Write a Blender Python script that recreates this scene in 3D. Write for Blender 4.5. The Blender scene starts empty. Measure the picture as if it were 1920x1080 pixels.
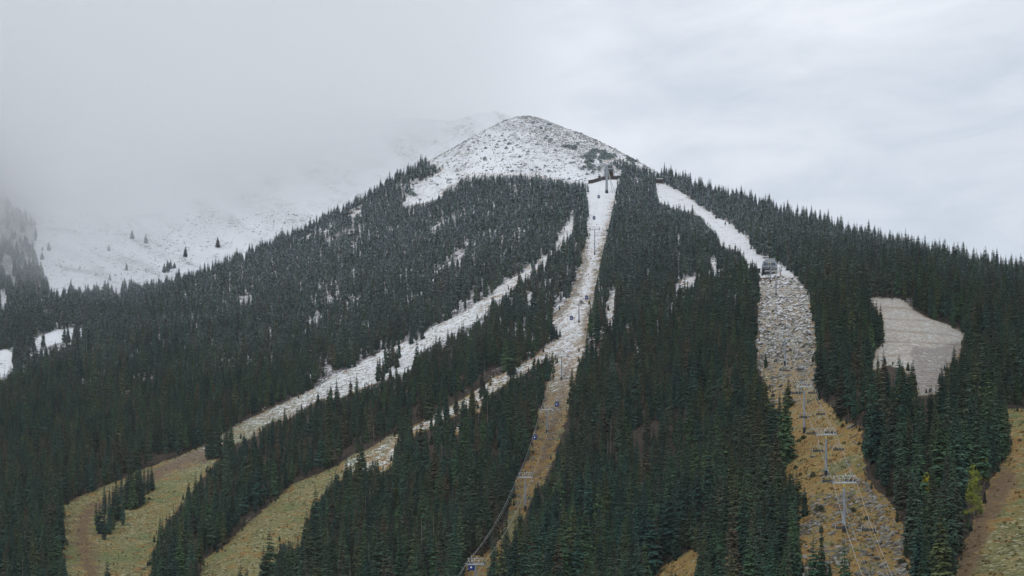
import bpy, math, random
import numpy as np
from mathutils import Vector, Matrix

# ------------------------------------------------------------------ camera, world, sun, exposure
F, CU, HV = 3045.0, 960.0, 1250.0        # focal length in photo pixels, centre column, eye-level row
SC = bpy.context.scene
COL = SC.collection
cam_d = bpy.data.cameras.new('camera')
cam = bpy.data.objects.new('camera', cam_d)
COL.objects.link(cam)
cam_d.sensor_width = 36.0
cam_d.lens = 36.0 * F / 1920.0
cam_d.shift_y = (HV - 540.0) / 1920.0
cam_d.clip_start = 1.0
cam_d.clip_end = 60000.0
cam.location = (0, 0, 0)
cam.rotation_euler = (math.radians(90), 0, 0)
SC.camera = cam

SUN_EL, SUN_AZ = math.radians(52), math.radians(205)
w = bpy.data.worlds.new('World')
SC.world = w
w.use_nodes = True
nt = w.node_tree
nt.nodes.clear()
def N(t, typ, **kw):
    n = t.nodes.new(typ)
    for k, v in kw.items():
        if k.startswith('i_'):
            n.inputs[k[2:].replace('_', ' ')].default_value = v
        else:
            setattr(n, k, v)
    return n
def L(t, a, b):
    t.links.new(a, b)
sky = N(nt, 'ShaderNodeTexSky', sky_type='NISHITA', sun_disc=False)
sky.sun_elevation = SUN_EL
sky.sun_rotation = SUN_AZ
bg1 = N(nt, 'ShaderNodeBackground', i_Strength=0.10)
L(nt, sky.outputs[0], bg1.inputs[0])
tc = N(nt, 'ShaderNodeTexCoord')
mp = N(nt, 'ShaderNodeMapping')
mp.inputs['Scale'].default_value = (1.0, 1.0, 3.2)
mp.inputs['Rotation'].default_value = (0.0, math.radians(14), 0.0)
mp.inputs['Location'].default_value = (0.62, 0.0, 0.35)
L(nt, tc.outputs['Generated'], mp.inputs['Vector'])
nz = N(nt, 'ShaderNodeTexNoise', i_Scale=3.6, i_Detail=7.0, i_Roughness=0.52, i_Distortion=0.5)
L(nt, mp.outputs[0], nz.inputs['Vector'])
cr = N(nt, 'ShaderNodeValToRGB')
cr.color_ramp.elements[0].position = 0.36
cr.color_ramp.elements[0].color = (0.590, 0.665, 0.755, 1)
cr.color_ramp.elements[1].position = 0.62
cr.color_ramp.elements[1].color = (0.880, 0.915, 0.985, 1)
nz2 = N(nt, 'ShaderNodeTexNoise', i_Scale=11.0, i_Detail=6.0, i_Roughness=0.6, i_Distortion=0.8)
L(nt, mp.outputs[0], nz2.inputs['Vector'])
nm = N(nt, 'ShaderNodeMix'); nm.inputs[0].default_value = 0.28
L(nt, nz.outputs['Fac'], nm.inputs[2]); L(nt, nz2.outputs['Fac'], nm.inputs[3])
L(nt, nm.outputs[0], cr.inputs[0])
bg2 = N(nt, 'ShaderNodeBackground', i_Strength=1.0)
L(nt, cr.outputs[0], bg2.inputs[0])
mx = N(nt, 'ShaderNodeMixShader')
mx.inputs[0].default_value = 0.95
L(nt, bg1.outputs[0], mx.inputs[1])
L(nt, bg2.outputs[0], mx.inputs[2])
wo = N(nt, 'ShaderNodeOutputWorld')
L(nt, mx.outputs[0], wo.inputs['Surface'])

sun_d = bpy.data.lights.new('sun', 'SUN')
sun_d.energy = 1.1
sun_d.angle = math.radians(16)
sun_d.color = (1.0, 0.97, 0.93)
sun = bpy.data.objects.new('sun', sun_d)
COL.objects.link(sun)
sun.rotation_euler = (math.radians(38), 0, math.radians(-25))
SC.view_settings.view_transform = 'Standard'
SC.view_settings.look = 'None'
SC.view_settings.exposure = 0.06
SC.view_settings.gamma = 1.0
SC.render.engine = 'CYCLES'
SC.cycles.use_denoising = True
SC.cycles.max_bounces = 40
SC.cycles.diffuse_bounces = 3
SC.cycles.volume_bounces = 32
SC.cycles.transparent_max_bounces = 4

rng = np.random.default_rng(7)
random.seed(7)

# ------------------------------------------------------------------ numeric helpers
_lat = {}
def vnoise(x, y, seed=0):
    if seed not in _lat:
        _lat[seed] = np.random.default_rng(100 + seed).random((256, 256))
    T = _lat[seed]
    xi = np.floor(x).astype(int); yi = np.floor(y).astype(int)
    fx = x - xi; fy = y - yi
    fx = fx * fx * (3 - 2 * fx); fy = fy * fy * (3 - 2 * fy)
    a = T[xi & 255, yi & 255]; b = T[(xi + 1) & 255, yi & 255]
    c = T[xi & 255, (yi + 1) & 255]; d = T[(xi + 1) & 255, (yi + 1) & 255]
    return (a * (1 - fx) + b * fx) * (1 - fy) + (c * (1 - fx) + d * fx) * fy
def fbm(x, y, seed=0, octv=4):
    s = 0; a = 0.5; t = 0
    for k in range(octv):
        s = s + a * vnoise(x * 2 ** k, y * 2 ** k, seed + k); t += a; a *= 0.5
    return s / t
def sst(a, b, x):
    t = np.clip((x - a) / (b - a), 0, 1)
    return t * t * (3 - 2 * t)
def inpoly(u, v, poly):
    u = np.asarray(u, float); v = np.asarray(v, float)
    r = np.zeros(u.shape, bool)
    n = len(poly)
    for i in range(n):
        x0, y0 = poly[i]; x1, y1 = poly[(i + 1) % n]
        if y0 == y1: continue
        c = ((y0 > v) != (y1 > v)) & (u < (x1 - x0) * (v - y0) / (y1 - y0) + x0)
        r ^= c
    return r
def polydist(u, v, line):
    d = np.full(np.shape(u), 1e9)
    for (x0, y0), (x1, y1) in zip(line[:-1], line[1:]):
        dx, dy = x1 - x0, y1 - y0
        t = np.clip(((u - x0) * dx + (v - y0) * dy) / (dx * dx + dy * dy), 0, 1)
        d = np.minimum(d, np.hypot(u - x0 - t * dx, v - y0 - t * dy))
    return d

# ------------------------------------------------------------------ the relief of the two mountains
# survey points: bearing, elevation and distance of known ground points
SURV = [(890,1130,484),(985,957,640),(1026,812,760),(1053,713,850),(1085,605,980),(1115,478,1150),(1137,362,1380),(990,217,1750),
 (1583,998,413),(1548,893,482),(1508,813,560),(1472,684,720),(1456,555,900),(1442,515,1000),(1500,415,1280),
 (1240,345,1450),(1160,283,1600),(1400,385,1370),(1700,480,1180),(1920,530,1080),(1650,680,600),(1700,560,800),(1800,640,680),
 (1880,860,470),(1920,770,540),(1920,1080,330),(1700,1080,360),(1500,1080,372),(1250,1080,470),(1300,850,640),(1280,640,860),
 (1250,450,1180),(250,1000,760),(60,1080,650),(400,860,900),(700,690,1080),(900,575,1130),(500,700,1130),(0,750,1150),(170,650,1300),
 (280,575,1400),(400,515,1480),(520,455,1560),(700,375,1650),(800,312,1690),(600,950,720),(750,1000,610),(700,820,840),(900,800,780),
 (480,1080,600),(0,1450,380),(500,1450,340),(960,1450,270),(1500,1450,220),(1920,1450,210),(2400,700,560),(2400,1100,300),(-400,1000,800),(-400,1450,430)]
def make_rbf(P, lam=2e-4):
    P = np.array(P, float)
    q = P[:, :2] / 1000.0; y = np.log(P[:, 2]); n = len(q)
    def K(r2):
        return 0.5 * r2 * np.log(np.maximum(r2, 1e-12))
    A = np.zeros((n + 3, n + 3))
    A[:n, :n] = K(((q[:, None] - q[None]) ** 2).sum(-1)) + lam * np.eye(n)
    A[:n, n] = 1; A[:n, n + 1:] = q; A[n, :n] = 1; A[n + 1:, :n] = q.T
    c = np.linalg.solve(A, np.concatenate([y, np.zeros(3)]))
    def ev(u, v):
        u = np.asarray(u, float) / 1000.0; v = np.asarray(v, float) / 1000.0
        s = c[n] + c[n + 1] * u + c[n + 2] * v
        for i in range(n):
            s = s + c[i] * K((u - q[i, 0]) ** 2 + (v - q[i, 1]) ** 2)
        return np.exp(s)
    return ev
_D0 = make_rbf(SURV)
SKY = [(-600,960),(-300,870),(0,748),(100,698),(170,655),(280,577),(400,515),(520,457),(640,403),(700,367),(732,346),(760,329),(790,311),(825,290),(860,271),(885,257),(910,244),
       (935,230),(958,221.5),(978,217.5),(990,217),(1010,220),(1060,240),(1110,258),(1160,283),(1210,310),(1240,328),(1300,355),(1400,385),(1500,416),
       (1600,450),(1700,482),(1800,507),(1920,532),(2100,570),(2500,660)]
_sx = np.array([p[0] for p in SKY], float); _sy = np.array([p[1] for p in SKY], float)
def skyline(u):
    s = 0
    for k, wt in ((-9, .2), (0, .6), (9, .2)):
        s = s + wt * np.interp(np.asarray(u, float) + k, _sx, _sy)
    return s
def Dmain(u, v):
    d = _D0(u, v)
    X = (u - CU) / F * d
    n = (fbm(X / 70, d / 70, 1, 3) - 0.5) * 0.034 + (fbm(X / 9, d / 9, 11, 3) - 0.5) * 0.0042
    return d * (1 + n)
def surf(u, v):
    """point of the hillside seen at bearing u, elevation v"""
    d = Dmain(np.asarray(u, float), np.asarray(v, float))
    return (u - CU) / F * d, d, (HV - v) / F * d
def project(X, Y, Z):
    return CU + F * X / Y, HV - F * Z / Y

BACK = [(-500,800,1300),(0,720,1350),(170,650,1450),(100,570,1560),(280,575,1650),(0,400,2000),(400,430,2080),(700,330,2200),(930,205,2330),(300,200,2600),
        (0,250,2400),(-500,300,2000),(1100,300,2400),(200,480,1880),(600,600,1700),(0,900,1250),(600,900,1350),(1100,700,1800)]
_DB = make_rbf(BACK)
BSK = [(-600,250),(0,235),(300,190),(600,190),(750,222),(850,226),(905,211),(930,208),(955,217),(1000,262),(1100,330),(1300,420)]
def bskyline(u):
    return np.interp(u, [p[0] for p in BSK], [p[1] for p in BSK])
def surfB(u, v):
    u = np.asarray(u, float); v = np.asarray(v, float)
    d = _DB(u, v); X = (u - CU) / F * d
    d = d * (1 + (fbm(X / 120, d / 120, 21, 4) - 0.5) * 0.04)
    return (u - CU) / F * d, d, (HV - v) / F * d

# ------------------------------------------------------------------ open ground (ski runs, scree, bare summit)
RUN_A = [(118,948),(160,927),(210,906),(265,882),(330,858),(378,838),(440,800),(500,770),(560,742),(600,722),(650,695),(700,668),(740,650),(790,628),
 (830,605),(880,578),(905,560),(915,572),(899,600),(852,624),(804,652),(792,660),(777,680),(762,696),(742,706),(702,718),(660,740),(630,748),(600,748),(570,765),
 (540,785),(505,790),(480,815),(440,832),(400,872),(370,905),(345,940),(320,970),(300,1000),(285,1040),(280,1100),(118,1100),(120,1000)]
RUN_A2 = [(1038,468),(1045,450),(1060,425),(1076,408),(1076,428),(1060,450),(1045,470)]
GAPS = [[(925,560),(932,540),(948,524),(950,545),(935,562)],[(958,535),(968,512),(978,512),(972,535)],[(708,885),(712,858),(740,852),(738,868),(722,884)],
 [(888,770),(895,752),(905,752),(900,775)],[(915,730),(922,705),(935,705),(932,735)],[(1262,545),(1275,525),(1302,516),(1305,524),(1285,538)],
 [(1330,505),(1336,490),(1345,490),(1345,510)],[(1135,598),(1142,560),(1155,555),(1155,580),(1145,600)],[(655,404),(668,392),(676,398),(662,408)],
 [(958,696),(1000,674),(1001,682),(962,706)],[(930,716),(950,702),(953,714),(936,730)],[(985,560),(1000,545),(1003,556),(990,575)],[(850,805),(862,790),(868,800),(856,818)]]
RUN_B = [(370,1100),(385,1047),(420,1025),(460,985),(500,950),(540,915),(575,895),(620,880),(640,866),(690,842),(740,812),(752,830),(705,860),(668,880),
 (640,890),(632,905),(600,930),(582,960),(578,1000),(562,1022),(545,1030),(530,1010),(518,1050),(500,1100)]
RUN_C = [(1103,352),(1103,400),(1100,440),(1095,470),(1088,500),(1080,530),(1068,560),(1040,588),(1035,608),(1050,622),(1040,640),(1010,662),(998,672),(1002,682),(1038,665),
 (1038,690),(1031,712),(1022,740),(1010,770),(1003,800),(995,840),(985,880),(968,900),(964,930),(955,955),(945,990),(930,1020),(912,1040),(876,1042),(862,1150),(904,1150),(912,1100),(925,1062),(945,1032),(960,1015),(978,990),(985,960),(995,940),(1005,915),(1022,905),(1032,880),(1042,850),(1050,820),(1060,790),(1070,750),
 (1075,720),(1085,685),(1092,660),(1100,620),(1105,590),(1113,560),(1118,530),(1128,490),(1135,450),(1145,410),(1153,380),(1157,345),(1157,330),(1103,335)]
RUN_D = [(1228,343),(1232,370),(1240,382),(1275,393),(1300,400),(1315,404),(1330,425),(1345,440),(1350,460),(1390,472),(1400,490),(1420,505),(1425,520),(1490,515),
 (1465,500),(1430,484),(1415,472),(1400,445),(1375,425),(1340,405),(1310,385),(1280,362),(1245,345)]
RUN_E = [(1425,518),(1422,560),(1420,610),(1418,660),(1420,690),(1440,740),(1450,770),(1465,810),(1472,850),(1468,880),(1482,905),(1493,945),(1498,1010),(1505,1050),(1500,1110),
 (1712,1110),(1705,1060),(1698,1020),(1690,985),(1678,955),(1655,930),(1630,908),(1622,890),(1620,850),(1615,810),(1605,795),(1578,790),(1560,765),(1532,745),(1530,690),(1530,650),(1525,610),
 (1520,580),(1515,550),(1500,530),(1490,515)]
RUN_F = [(1622,558),(1690,560),(1705,575),(1740,597),(1780,610),(1810,625),(1805,648),(1795,668),(1780,680),(1765,712),(1760,738),(1722,742),(1712,708),(1692,690),(1665,682),
 (1640,692),(1628,690),(1640,665),(1656,645),(1656,600),(1645,580)]
RUN_G = [(1885,768),(1920,768),(2300,770),(2300,1130),(1780,1130),(1800,1050),(1812,1010),(1832,970),(1850,920),(1870,880),(1895,840),(1899,800)]
RUN_H = [(1205,1100),(1250,1057),(1300,1030),(1316,1042),(1300,1100)]
ALP = [(755,386),(772,346),(800,338),(835,318),(800,300),(835,200),(1000,150),(1300,280),(1240,326),(1200,312),(1165,298),(1130,302),(1160,318),(1165,335),(1100,335),(1103,345),(1060,339),(1020,332),
 (980,328),(940,327),(905,329),(870,331),(845,348),(820,372),(800,379)]
OPEN = [RUN_A, RUN_A2, RUN_B, RUN_C, RUN_D, RUN_E, RUN_F, RUN_G, RUN_H, ALP] + GAPS
BROKEN = [[(895,576),(925,550),(950,527),(985,504),(1012,486),(1042,458),(1042,478),(1012,505),(975,528),(945,552),(920,574),(900,594)],
 [(745,815),(800,785),(860,753),(905,724),(950,697),(1000,672),(1000,688),(955,716),(910,744),(865,774),(805,804),(750,832)],
 [(640,866),(700,842),(745,822),(750,850),(700,880),(640,905)]]
def in_broken(u, v):
    r = np.zeros(np.shape(u), bool)
    for p in BROKEN: r |= inpoly(u, v, p)
    return r & (fbm(np.asarray(u) / 11, np.asarray(v) / 11, 241, 2) > np.where(np.asarray(v) > 650, .51, .43))
def in_open(u, v):
    r = np.zeros(np.shape(u), bool)
    for p in OPEN: r |= inpoly(u, v, p)
    return r

# ------------------------------------------------------------------ material helpers
def mat(name, col=(.5, .5, .5), rough=.8, metal=0.0, noise=0.0, nscale=6.0):
    m = bpy.data.materials.new(name); m.use_nodes = True
    t = m.node_tree; b = t.nodes['Principled BSDF']
    b.inputs['Base Color'].default_value = (*col, 1); b.inputs['Roughness'].default_value = rough; b.inputs['Metallic'].default_value = metal
    b.inputs['Specular IOR Level'].default_value = 0.25
    if noise:
        c = N(t, 'ShaderNodeTexCoord'); n = N(t, 'ShaderNodeTexNoise', i_Scale=nscale, i_Detail=4.0)
        L(t, c.outputs['Object'], n.inputs['Vector'])
        r = N(t, 'ShaderNodeValToRGB')
        r.color_ramp.elements[0].position = .3; r.color_ramp.elements[1].position = .7
        r.color_ramp.elements[0].color = (*[x * (1 - noise) for x in col], 1); r.color_ramp.elements[1].color = (*[min(1, x * (1 + noise)) for x in col], 1)
        L(t, n.outputs['Fac'], r.inputs[0]); L(t, r.outputs[0], b.inputs['Base Color'])
    return m
def mathn(t, op, a, b=None, c=None, clamp=False):
    n = t.nodes.new('ShaderNodeMath'); n.operation = op; n.use_clamp = clamp
    for i, x in enumerate((a, b, c)):
        if x is None: continue
        if isinstance(x, (int, float)): n.inputs[i].default_value = x
        else: t.links.new(x, n.inputs[i])
    return n.outputs[0]
def mixc(t, fac, a, b):
    n = t.nodes.new('ShaderNodeMix'); n.data_type = 'RGBA'
    if isinstance(fac, (int, float)): n.inputs[0].default_value = fac
    else: t.links.new(fac, n.inputs[0])
    for i, x in ((6, a), (7, b)):
        if isinstance(x, tuple): n.inputs[i].default_value = (*x, 1)
        else: t.links.new(x, n.inputs[i])
    return n.outputs[2]
def ramp01(t, x, a, b):
    n = t.nodes.new('ShaderNodeMapRange'); n.interpolation_type = 'SMOOTHSTEP'
    t.links.new(x, n.inputs[0]); n.inputs[1].default_value = a; n.inputs[2].default_value = b
    return n.outputs[0]
def noise_at(t, vec, scale, detail=4.0, rough=.55, off=0.0, dist=0.0):
    m_ = N(t, 'ShaderNodeMapping'); m_.inputs['Location'].default_value = (off, off * .7, off * 1.3); L(t, vec, m_.inputs[0])
    n = N(t, 'ShaderNodeTexNoise', i_Scale=scale, i_Detail=detail, i_Roughness=rough, i_Distortion=dist)
    L(t, m_.outputs[0], n.inputs['Vector'])
    return n.outputs['Fac']

# ground: attribute za = (dirt, green, rock), zb = (snow cover, forest floor, -)
def ground_material():
    m = bpy.data.materials.new('hillside_ground'); m.use_nodes = True
    t = m.node_tree; b = t.nodes['Principled BSDF']
    b.inputs['Roughness'].default_value = .9; b.inputs['Specular IOR Level'].default_value = .15
    g = N(t, 'ShaderNodeNewGeometry'); P = g.outputs['Position']
    za = N(t, 'ShaderNodeAttribute', attribute_name='za'); zb = N(t, 'ShaderNodeAttribute', attribute_name='zb')
    sa = N(t, 'ShaderNodeSeparateColor'); L(t, za.outputs['Color'], sa.inputs[0])
    sb = N(t, 'ShaderNodeSeparateColor'); L(t, zb.outputs['Color'], sb.inputs[0])
    dirt, green, rock = sa.outputs; snow, forest, pale = sb.outputs
    n_l = noise_at(t, P, .03, 5, .6, 3); n_m = noise_at(t, P, .14, 6, .65, 17); n_s = noise_at(t, P, .7, 6, .7, 41); n_f = noise_at(t, P, 2.2, 5, .75, 71)
    n_k = noise_at(t, P, .32, 5, .7, 57)
    och = mixc(t, ramp01(t, n_m, .40, .58), (.215, .115, .032), (.330, .215, .066))
    och = mixc(t, ramp01(t, n_k, .48, .60), och, (.250, .185, .060))
    och = mixc(t, ramp01(t, n_s, .50, .66), och, (.400, .300, .150))
    och = mixc(t, ramp01(t, n_k, .60, .70), och, (.100, .072, .034))
    gr = mixc(t, ramp01(t, n_k, .42, .58), (.108, .112, .040), (.222, .198, .080))
    gr = mixc(t, ramp01(t, n_s, .52, .64), gr, (.430, .400, .270))
    gr = mixc(t, ramp01(t, n_l, .50, .60), gr, mixc(t, .55, gr, (.110, .150, .050)))
    gr = mixc(t, ramp01(t, n_k, .62, .70), gr, (.085, .070, .034))
    gf = mathn(t, 'ADD', green, mathn(t, 'MULTIPLY', mathn(t, 'SUBTRACT', n_m, .5), 3.2))
    och = mixc(t, mathn(t, 'MULTIPLY', ramp01(t, n_m, .52, .62), .55), och, (.120, .072, .036))
    c = mixc(t, ramp01(t, gf, .3, .7), och, gr)
    dc = mixc(t, ramp01(t, n_s, .35, .68), (.120, .078, .042), (.200, .140, .080))
    df = mathn(t, 'ADD', dirt, mathn(t, 'MULTIPLY', mathn(t, 'SUBTRACT', n_m, .5), 1.6))
    c = mixc(t, ramp01(t, df, .35, .75), c, dc)
    vo = N(t, 'ShaderNodeTexVoronoi', i_Scale=.75, i_Randomness=1.0); L(t, P, vo.inputs['Vector'])
    vs = N(t, 'ShaderNodeSeparateColor'); L(t, vo.outputs['Color'], vs.inputs[0])
    rc = mixc(t, vs.outputs[0], (.060, .058, .056), (.360, .350, .335))
    rc = mixc(t, ramp01(t, vo.outputs['Distance'], .34, .62), rc, (.045, .038, .030))
    rf = mathn(t, 'ADD', rock, mathn(t, 'MULTIPLY', mathn(t, 'SUBTRACT', n_s, .5), 2.2))
    c = mixc(t, ramp01(t, rf, .45, .60), c, rc)
    fc = mixc(t, ramp01(t, n_s, .4, .65), (.030, .024, .018), (.085, .062, .045))
    ff = mathn(t, 'ADD', mathn(t, 'MULTIPLY', forest, .95), mathn(t, 'MULTIPLY', mathn(t, 'SUBTRACT', n_k, .5), 1.9))
    c = mixc(t, ramp01(t, ff, .4, .7), c, fc)
    # snow lies in patches: thin cover leaves stalks and stones showing
    def dev(x, k): return mathn(t, 'MULTIPLY', mathn(t, 'SUBTRACT', x, .5), k)
    sn = mathn(t, 'ADD', mathn(t, 'ADD', dev(n_f, .8), dev(n_s, 1.0)), mathn(t, 'ADD', dev(n_k, .9), dev(n_m, .7)))
    sn = mathn(t, 'ADD', sn, mathn(t, 'MULTIPLY', mathn(t, 'SUBTRACT', snow, .5), 1.15))
    sf = ramp01(t, sn, -.08, .10)
    c = mixc(t, mathn(t, 'MULTIPLY', pale, mathn(t, 'ADD', .45, mathn(t, 'MULTIPLY', ramp01(t, n_s, .40, .60), .55))), c, (.52, .54, .56))
    sf = mathn(t, 'MULTIPLY', sf, mathn(t, 'ADD', .72, mathn(t, 'MULTIPLY', snow, .28)))
    c = mixc(t, sf, c, (.80, .82, .86))
    L(t, c, b.inputs['Base Color'])
    bm = N(t, 'ShaderNodeBump', i_Strength=.9, i_Distance=1.0)
    h = mathn(t, 'ADD', mathn(t, 'MULTIPLY', n_s, 1.1), mathn(t, 'MULTIPLY', n_f, .35))
    L(t, h, bm.inputs['Height']); L(t, bm.outputs[0], b.inputs['Normal'])
    return m
GROUND = ground_material()

def tag(o, label=None, cat=None, group=None, kind=None):
    if label: o['label'] = label
    if cat: o['category'] = cat
    if group: o['group'] = group
    if kind: o['kind'] = kind
    return o

def grid_mesh(name, X, Y, Z, material, attrs=None):
    nr, nc = X.shape
    me = bpy.data.meshes.new(name)
    co = np.stack([X, Y, Z], -1).reshape(-1, 3).astype(np.float32)
    idx = np.arange(nr * nc).reshape(nr, nc)
    q = np.stack([idx[:-1, :-1], idx[:-1, 1:], idx[1:, 1:], idx[1:, :-1]], -1).reshape(-1, 4).astype(np.int32)
    me.vertices.add(len(co)); me.vertices.foreach_set('co', co.ravel())
    me.loops.add(q.size); me.loops.foreach_set('vertex_index', q.ravel())
    me.polygons.add(len(q)); me.polygons.foreach_set('loop_start', np.arange(len(q), dtype=np.int32) * 4)
    me.polygons.foreach_set('use_smooth', np.ones(len(q), bool))
    me.update(calc_edges=True)
    for k, a in (attrs or {}).items():
        ca = me.color_attributes.new(k, 'FLOAT_COLOR', 'POINT')
        d = np.ones((nr * nc, 4), np.float32); d[:, :3] = np.stack(a, -1).reshape(-1, 3)
        ca.data.foreach_set('color', d.ravel())
    me.materials.append(material)
    o = bpy.data.objects.new(name, me); COL.objects.link(o)
    return o

# ------------------------------------------------------------------ ground cover by place
def cover(u0_, v0_, X, Y, Z):
    u = u0_ + (fbm(X / 5, Y / 5, 151, 3) - .5) * 13; v = v0_ + (fbm(X / 5, Y / 5, 161, 3) - .5) * 9
    nl = fbm(X / 40, Y / 40, 31, 3) - .5
    snow = sst(85, 275, Z + nl * 70)
    openm = in_open(u, v).astype(float)
    A = inpoly(u, v, RUN_A) | inpoly(u, v, RUN_B); C = inpoly(u, v, RUN_C); E = inpoly(u, v, RUN_E); G = inpoly(u, v, RUN_G)
    Fm = inpoly(u, v, RUN_F); D = inpoly(u, v, RUN_D); AL = inpoly(u, v, ALP)
    green = .25 + 0 * u; green = np.where(A, .72, green)
    green = np.where(G, .45 + .35 * sst(0, 90, polydist(u, v, [(1795,1090),(1830,985),(1880,880),(1925,800)])), green)
    green = np.where(E, .24 + .55 * np.exp(-(polydist(u, v, [(1560,880),(1625,858)]) / 14) ** 2) + .22 * sst(1540, 1440, u) * sst(880, 930, v), green)
    green = np.where(C, .30 + .5 * np.exp(-((v - 985) / 30.) ** 2), green)
    dl = [[(390,850),(330,872),(280,895),(230,925),(165,960),(150,1000),(170,1080)], [(700,690),(640,722),(560,775),(480,818),(440,850)], [(860,620),(800,650),(740,690)]]
    dirt = 0 * u
    for l, wd in zip(dl, (17, 11, 8)): dirt = np.maximum(dirt, np.exp(-(polydist(u, v, l) / wd) ** 2) * .8)
    dirt = np.maximum(dirt, np.where(G, np.exp(-(polydist(u, v, [(1790,1090),(1818,1020),(1850,950),(1885,905)]) / 34) ** 2) * .85, 0))
    dirt = np.maximum(dirt, np.where(C, .62 * np.exp(-(polydist(u, v, [(1070,640),(1062,700),(1048,760),(1030,830),(1010,890)]) / 15) ** 2), 0))
    dirt = np.maximum(dirt, np.where(Fm, .35 + .5 * inpoly(u, v, [(1712,650),(1762,652),(1800,640),(1800,760),(1690,760),(1705,690)]), 0))
    rock = 0 * u
    rock = np.where(E, .46 * sst(830, 620, v), rock)
    rl = [[(1500,1080),(1560,1055),(1600,1000)], [(1620,900),(1640,960),(1660,1010),(1700,1080)], [(1560,945),(1600,960),(1650,1075)], [(1540,960),(1500,1000)]]
    for l in rl: rock = np.where(E, np.maximum(rock, .52 * np.exp(-(polydist(u, v, l) / 20) ** 2)), rock)
    rock = np.where(E & (v > 925), np.maximum(rock, .34), rock)
    rock = np.where(C, .40, rock); rock = np.where(AL, .82, rock)
    snow = .12 + .62 * snow
    snow = np.where(E, np.interp(v, [500, 560, 640, 720, 790, 850], [.52, .44, .36, .31, .22, 0]), snow)
    snow = np.where(Fm, .36 - .06 * (dirt > .6), snow)
    snow = np.where(G, 0, snow)
    snow = np.where(A, sst(1000, 640, v - .05 * (u - 400)) * .46 + .16, snow)
    snow = np.where(C, .20 + .40 * sst(880, 540, v) + .12 * sst(500, 400, v), snow); snow = np.where(v > 900, snow * sst(990, 900, v), snow)
    snow = np.where(D, .66, snow)
    rsum = np.exp(-(polydist(u, v, [(1020,235),(1060,250),(1110,275),(1150,300)]) / 26) ** 2)
    snow = np.where(AL, .66 - .12 * sst(310, 225, v) - .20 * rsum + .9 * (fbm((X + Y * .5) / 16, (Y - X) / 50, 33, 3) - .5) * .5, snow)
    gp = np.zeros(np.shape(u), bool)
    for p in GAPS + BROKEN: gp |= inpoly(u0_, v0_, p)
    snow = np.where((v < 345) & (u > 740) & (u < 1250), np.maximum(snow, .56), snow)
    snow = np.where(inpoly(u, v, RUN_A2), .66, snow); snow = np.where(gp, np.interp(v, [500, 850], [.60, .45]), snow); green = np.where(gp, .5, green)
    ce = np.minimum(polydist(u, v, [(1098,420),(1093,500),(1078,550),(1045,592)]), polydist(u, v, [(1150,380),(1132,460),(1116,540),(1106,590),(1095,640)]))
    snow = np.where(C, snow - .24 * np.exp(-(ce / 8) ** 2), snow); rock = np.where(C, np.maximum(rock, .7 * np.exp(-(ce / 8) ** 2)), rock); snow = np.where(A, snow - .05, snow)
    film = np.where(A, .42 * sst(930, 700, v), 0.); film = np.where(Fm, .74 - .26 * (dirt > .6), film); film = np.where(E, .26 * sst(820, 620, v), film)
    film = np.where(C, .34 * sst(860, 620, v), film); film = np.where(D, .45, film); film = np.where(AL, .10, film)
    fur = np.full(np.shape(u), 1e9)
    for l in [[(1655,576),(1700,578)], [(1650,597),(1740,602)], [(1655,618),(1785,628)], [(1650,640),(1800,646)], [(1700,697),(1765,700)], [(1712,720),(1765,725)], [(1640,670),(1720,662)]]: fur = np.minimum(fur, polydist(u0_, v0_, l))
    cut = np.exp(-(fur / 1.3) ** 2)
    fur2 = np.full(np.shape(u), 1e9)
    for l in [[(118,996),(150,988),(175,984)], [(125,1066),(170,1058)], [(235,1078),(262,1070),(284,1062)], [(255,985),(300,1002)], [(1890,790),(1920,789)], [(310,860),(352,858)]]: fur2 = np.minimum(fur2, polydist(u0_, v0_, l))
    cut = np.maximum(cut, .8 * np.exp(-(fur2 / 1.5) ** 2))
    snow = snow - .16 * cut; film = film * (1 - .5 * cut); dirt = np.maximum(dirt, .8 * cut)
    dirt = np.maximum(dirt, .62 * A * np.exp(-(polydist(u, v, [(150,990),(165,1030),(175,1090)]) / 34) ** 2))
    forest = 1 - openm
    for p in BROKEN: forest = np.where(inpoly(u0_, v0_, p), 0, forest)
    snow = np.where(forest > .5, np.clip(snow * .80, 0, .5), snow)
    return (np.clip(dirt, 0, 1), np.clip(green, 0, 1), np.clip(rock, 0, 1)), (np.clip(snow, 0, 1), forest, np.clip(film, 0, 1))

NU, NS = 1050, 820
uu = np.linspace(-500, 2420, NU)
ss = np.linspace(0, 1, NS) ** 1.0
U, S = np.meshgrid(uu, ss)
VS = skyline(U)
V = 1440 + (VS - 1440) * S
Xm, Ym, Zm = surf(U, V)
# beyond the crest the ground rolls over and falls away
tt = np.concatenate([np.linspace(2, 60, 24), np.linspace(80, 900, 28)])[:, None]
xr, yr, zr = Xm[-1][None], Ym[-1][None], Zm[-1][None]
Yb = yr + tt; Zb = zr + 0.18 * tt * np.exp(-tt / 40) - 0.42 * np.maximum(0, tt - 12) * (1 - np.exp(-tt / 60))
Xb = (U[:1] - CU) / F * Yb
Ub, Vb = project(Xb, Yb, Zb)
za, zb = cover(U, V, Xm, Ym, Zm)
def blur(a, n=1):
    for _ in range(n):
        p = np.pad(a, 1, mode='edge'); a = (p[:-2, 1:-1] + p[2:, 1:-1] + p[1:-1, :-2] + p[1:-1, 2:] + 2 * a) / 6
    return a
za = (blur(za[0], 1), blur(za[1], 4), blur(za[2], 4)); zb = (blur(zb[0], 3), blur(zb[1], 5), blur(zb[2], 2))
zab = tuple(np.repeat(a[-1:], len(tt), 0) for a in za); zbb = tuple(np.repeat(a[-1:], len(tt), 0) for a in zb)
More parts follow.
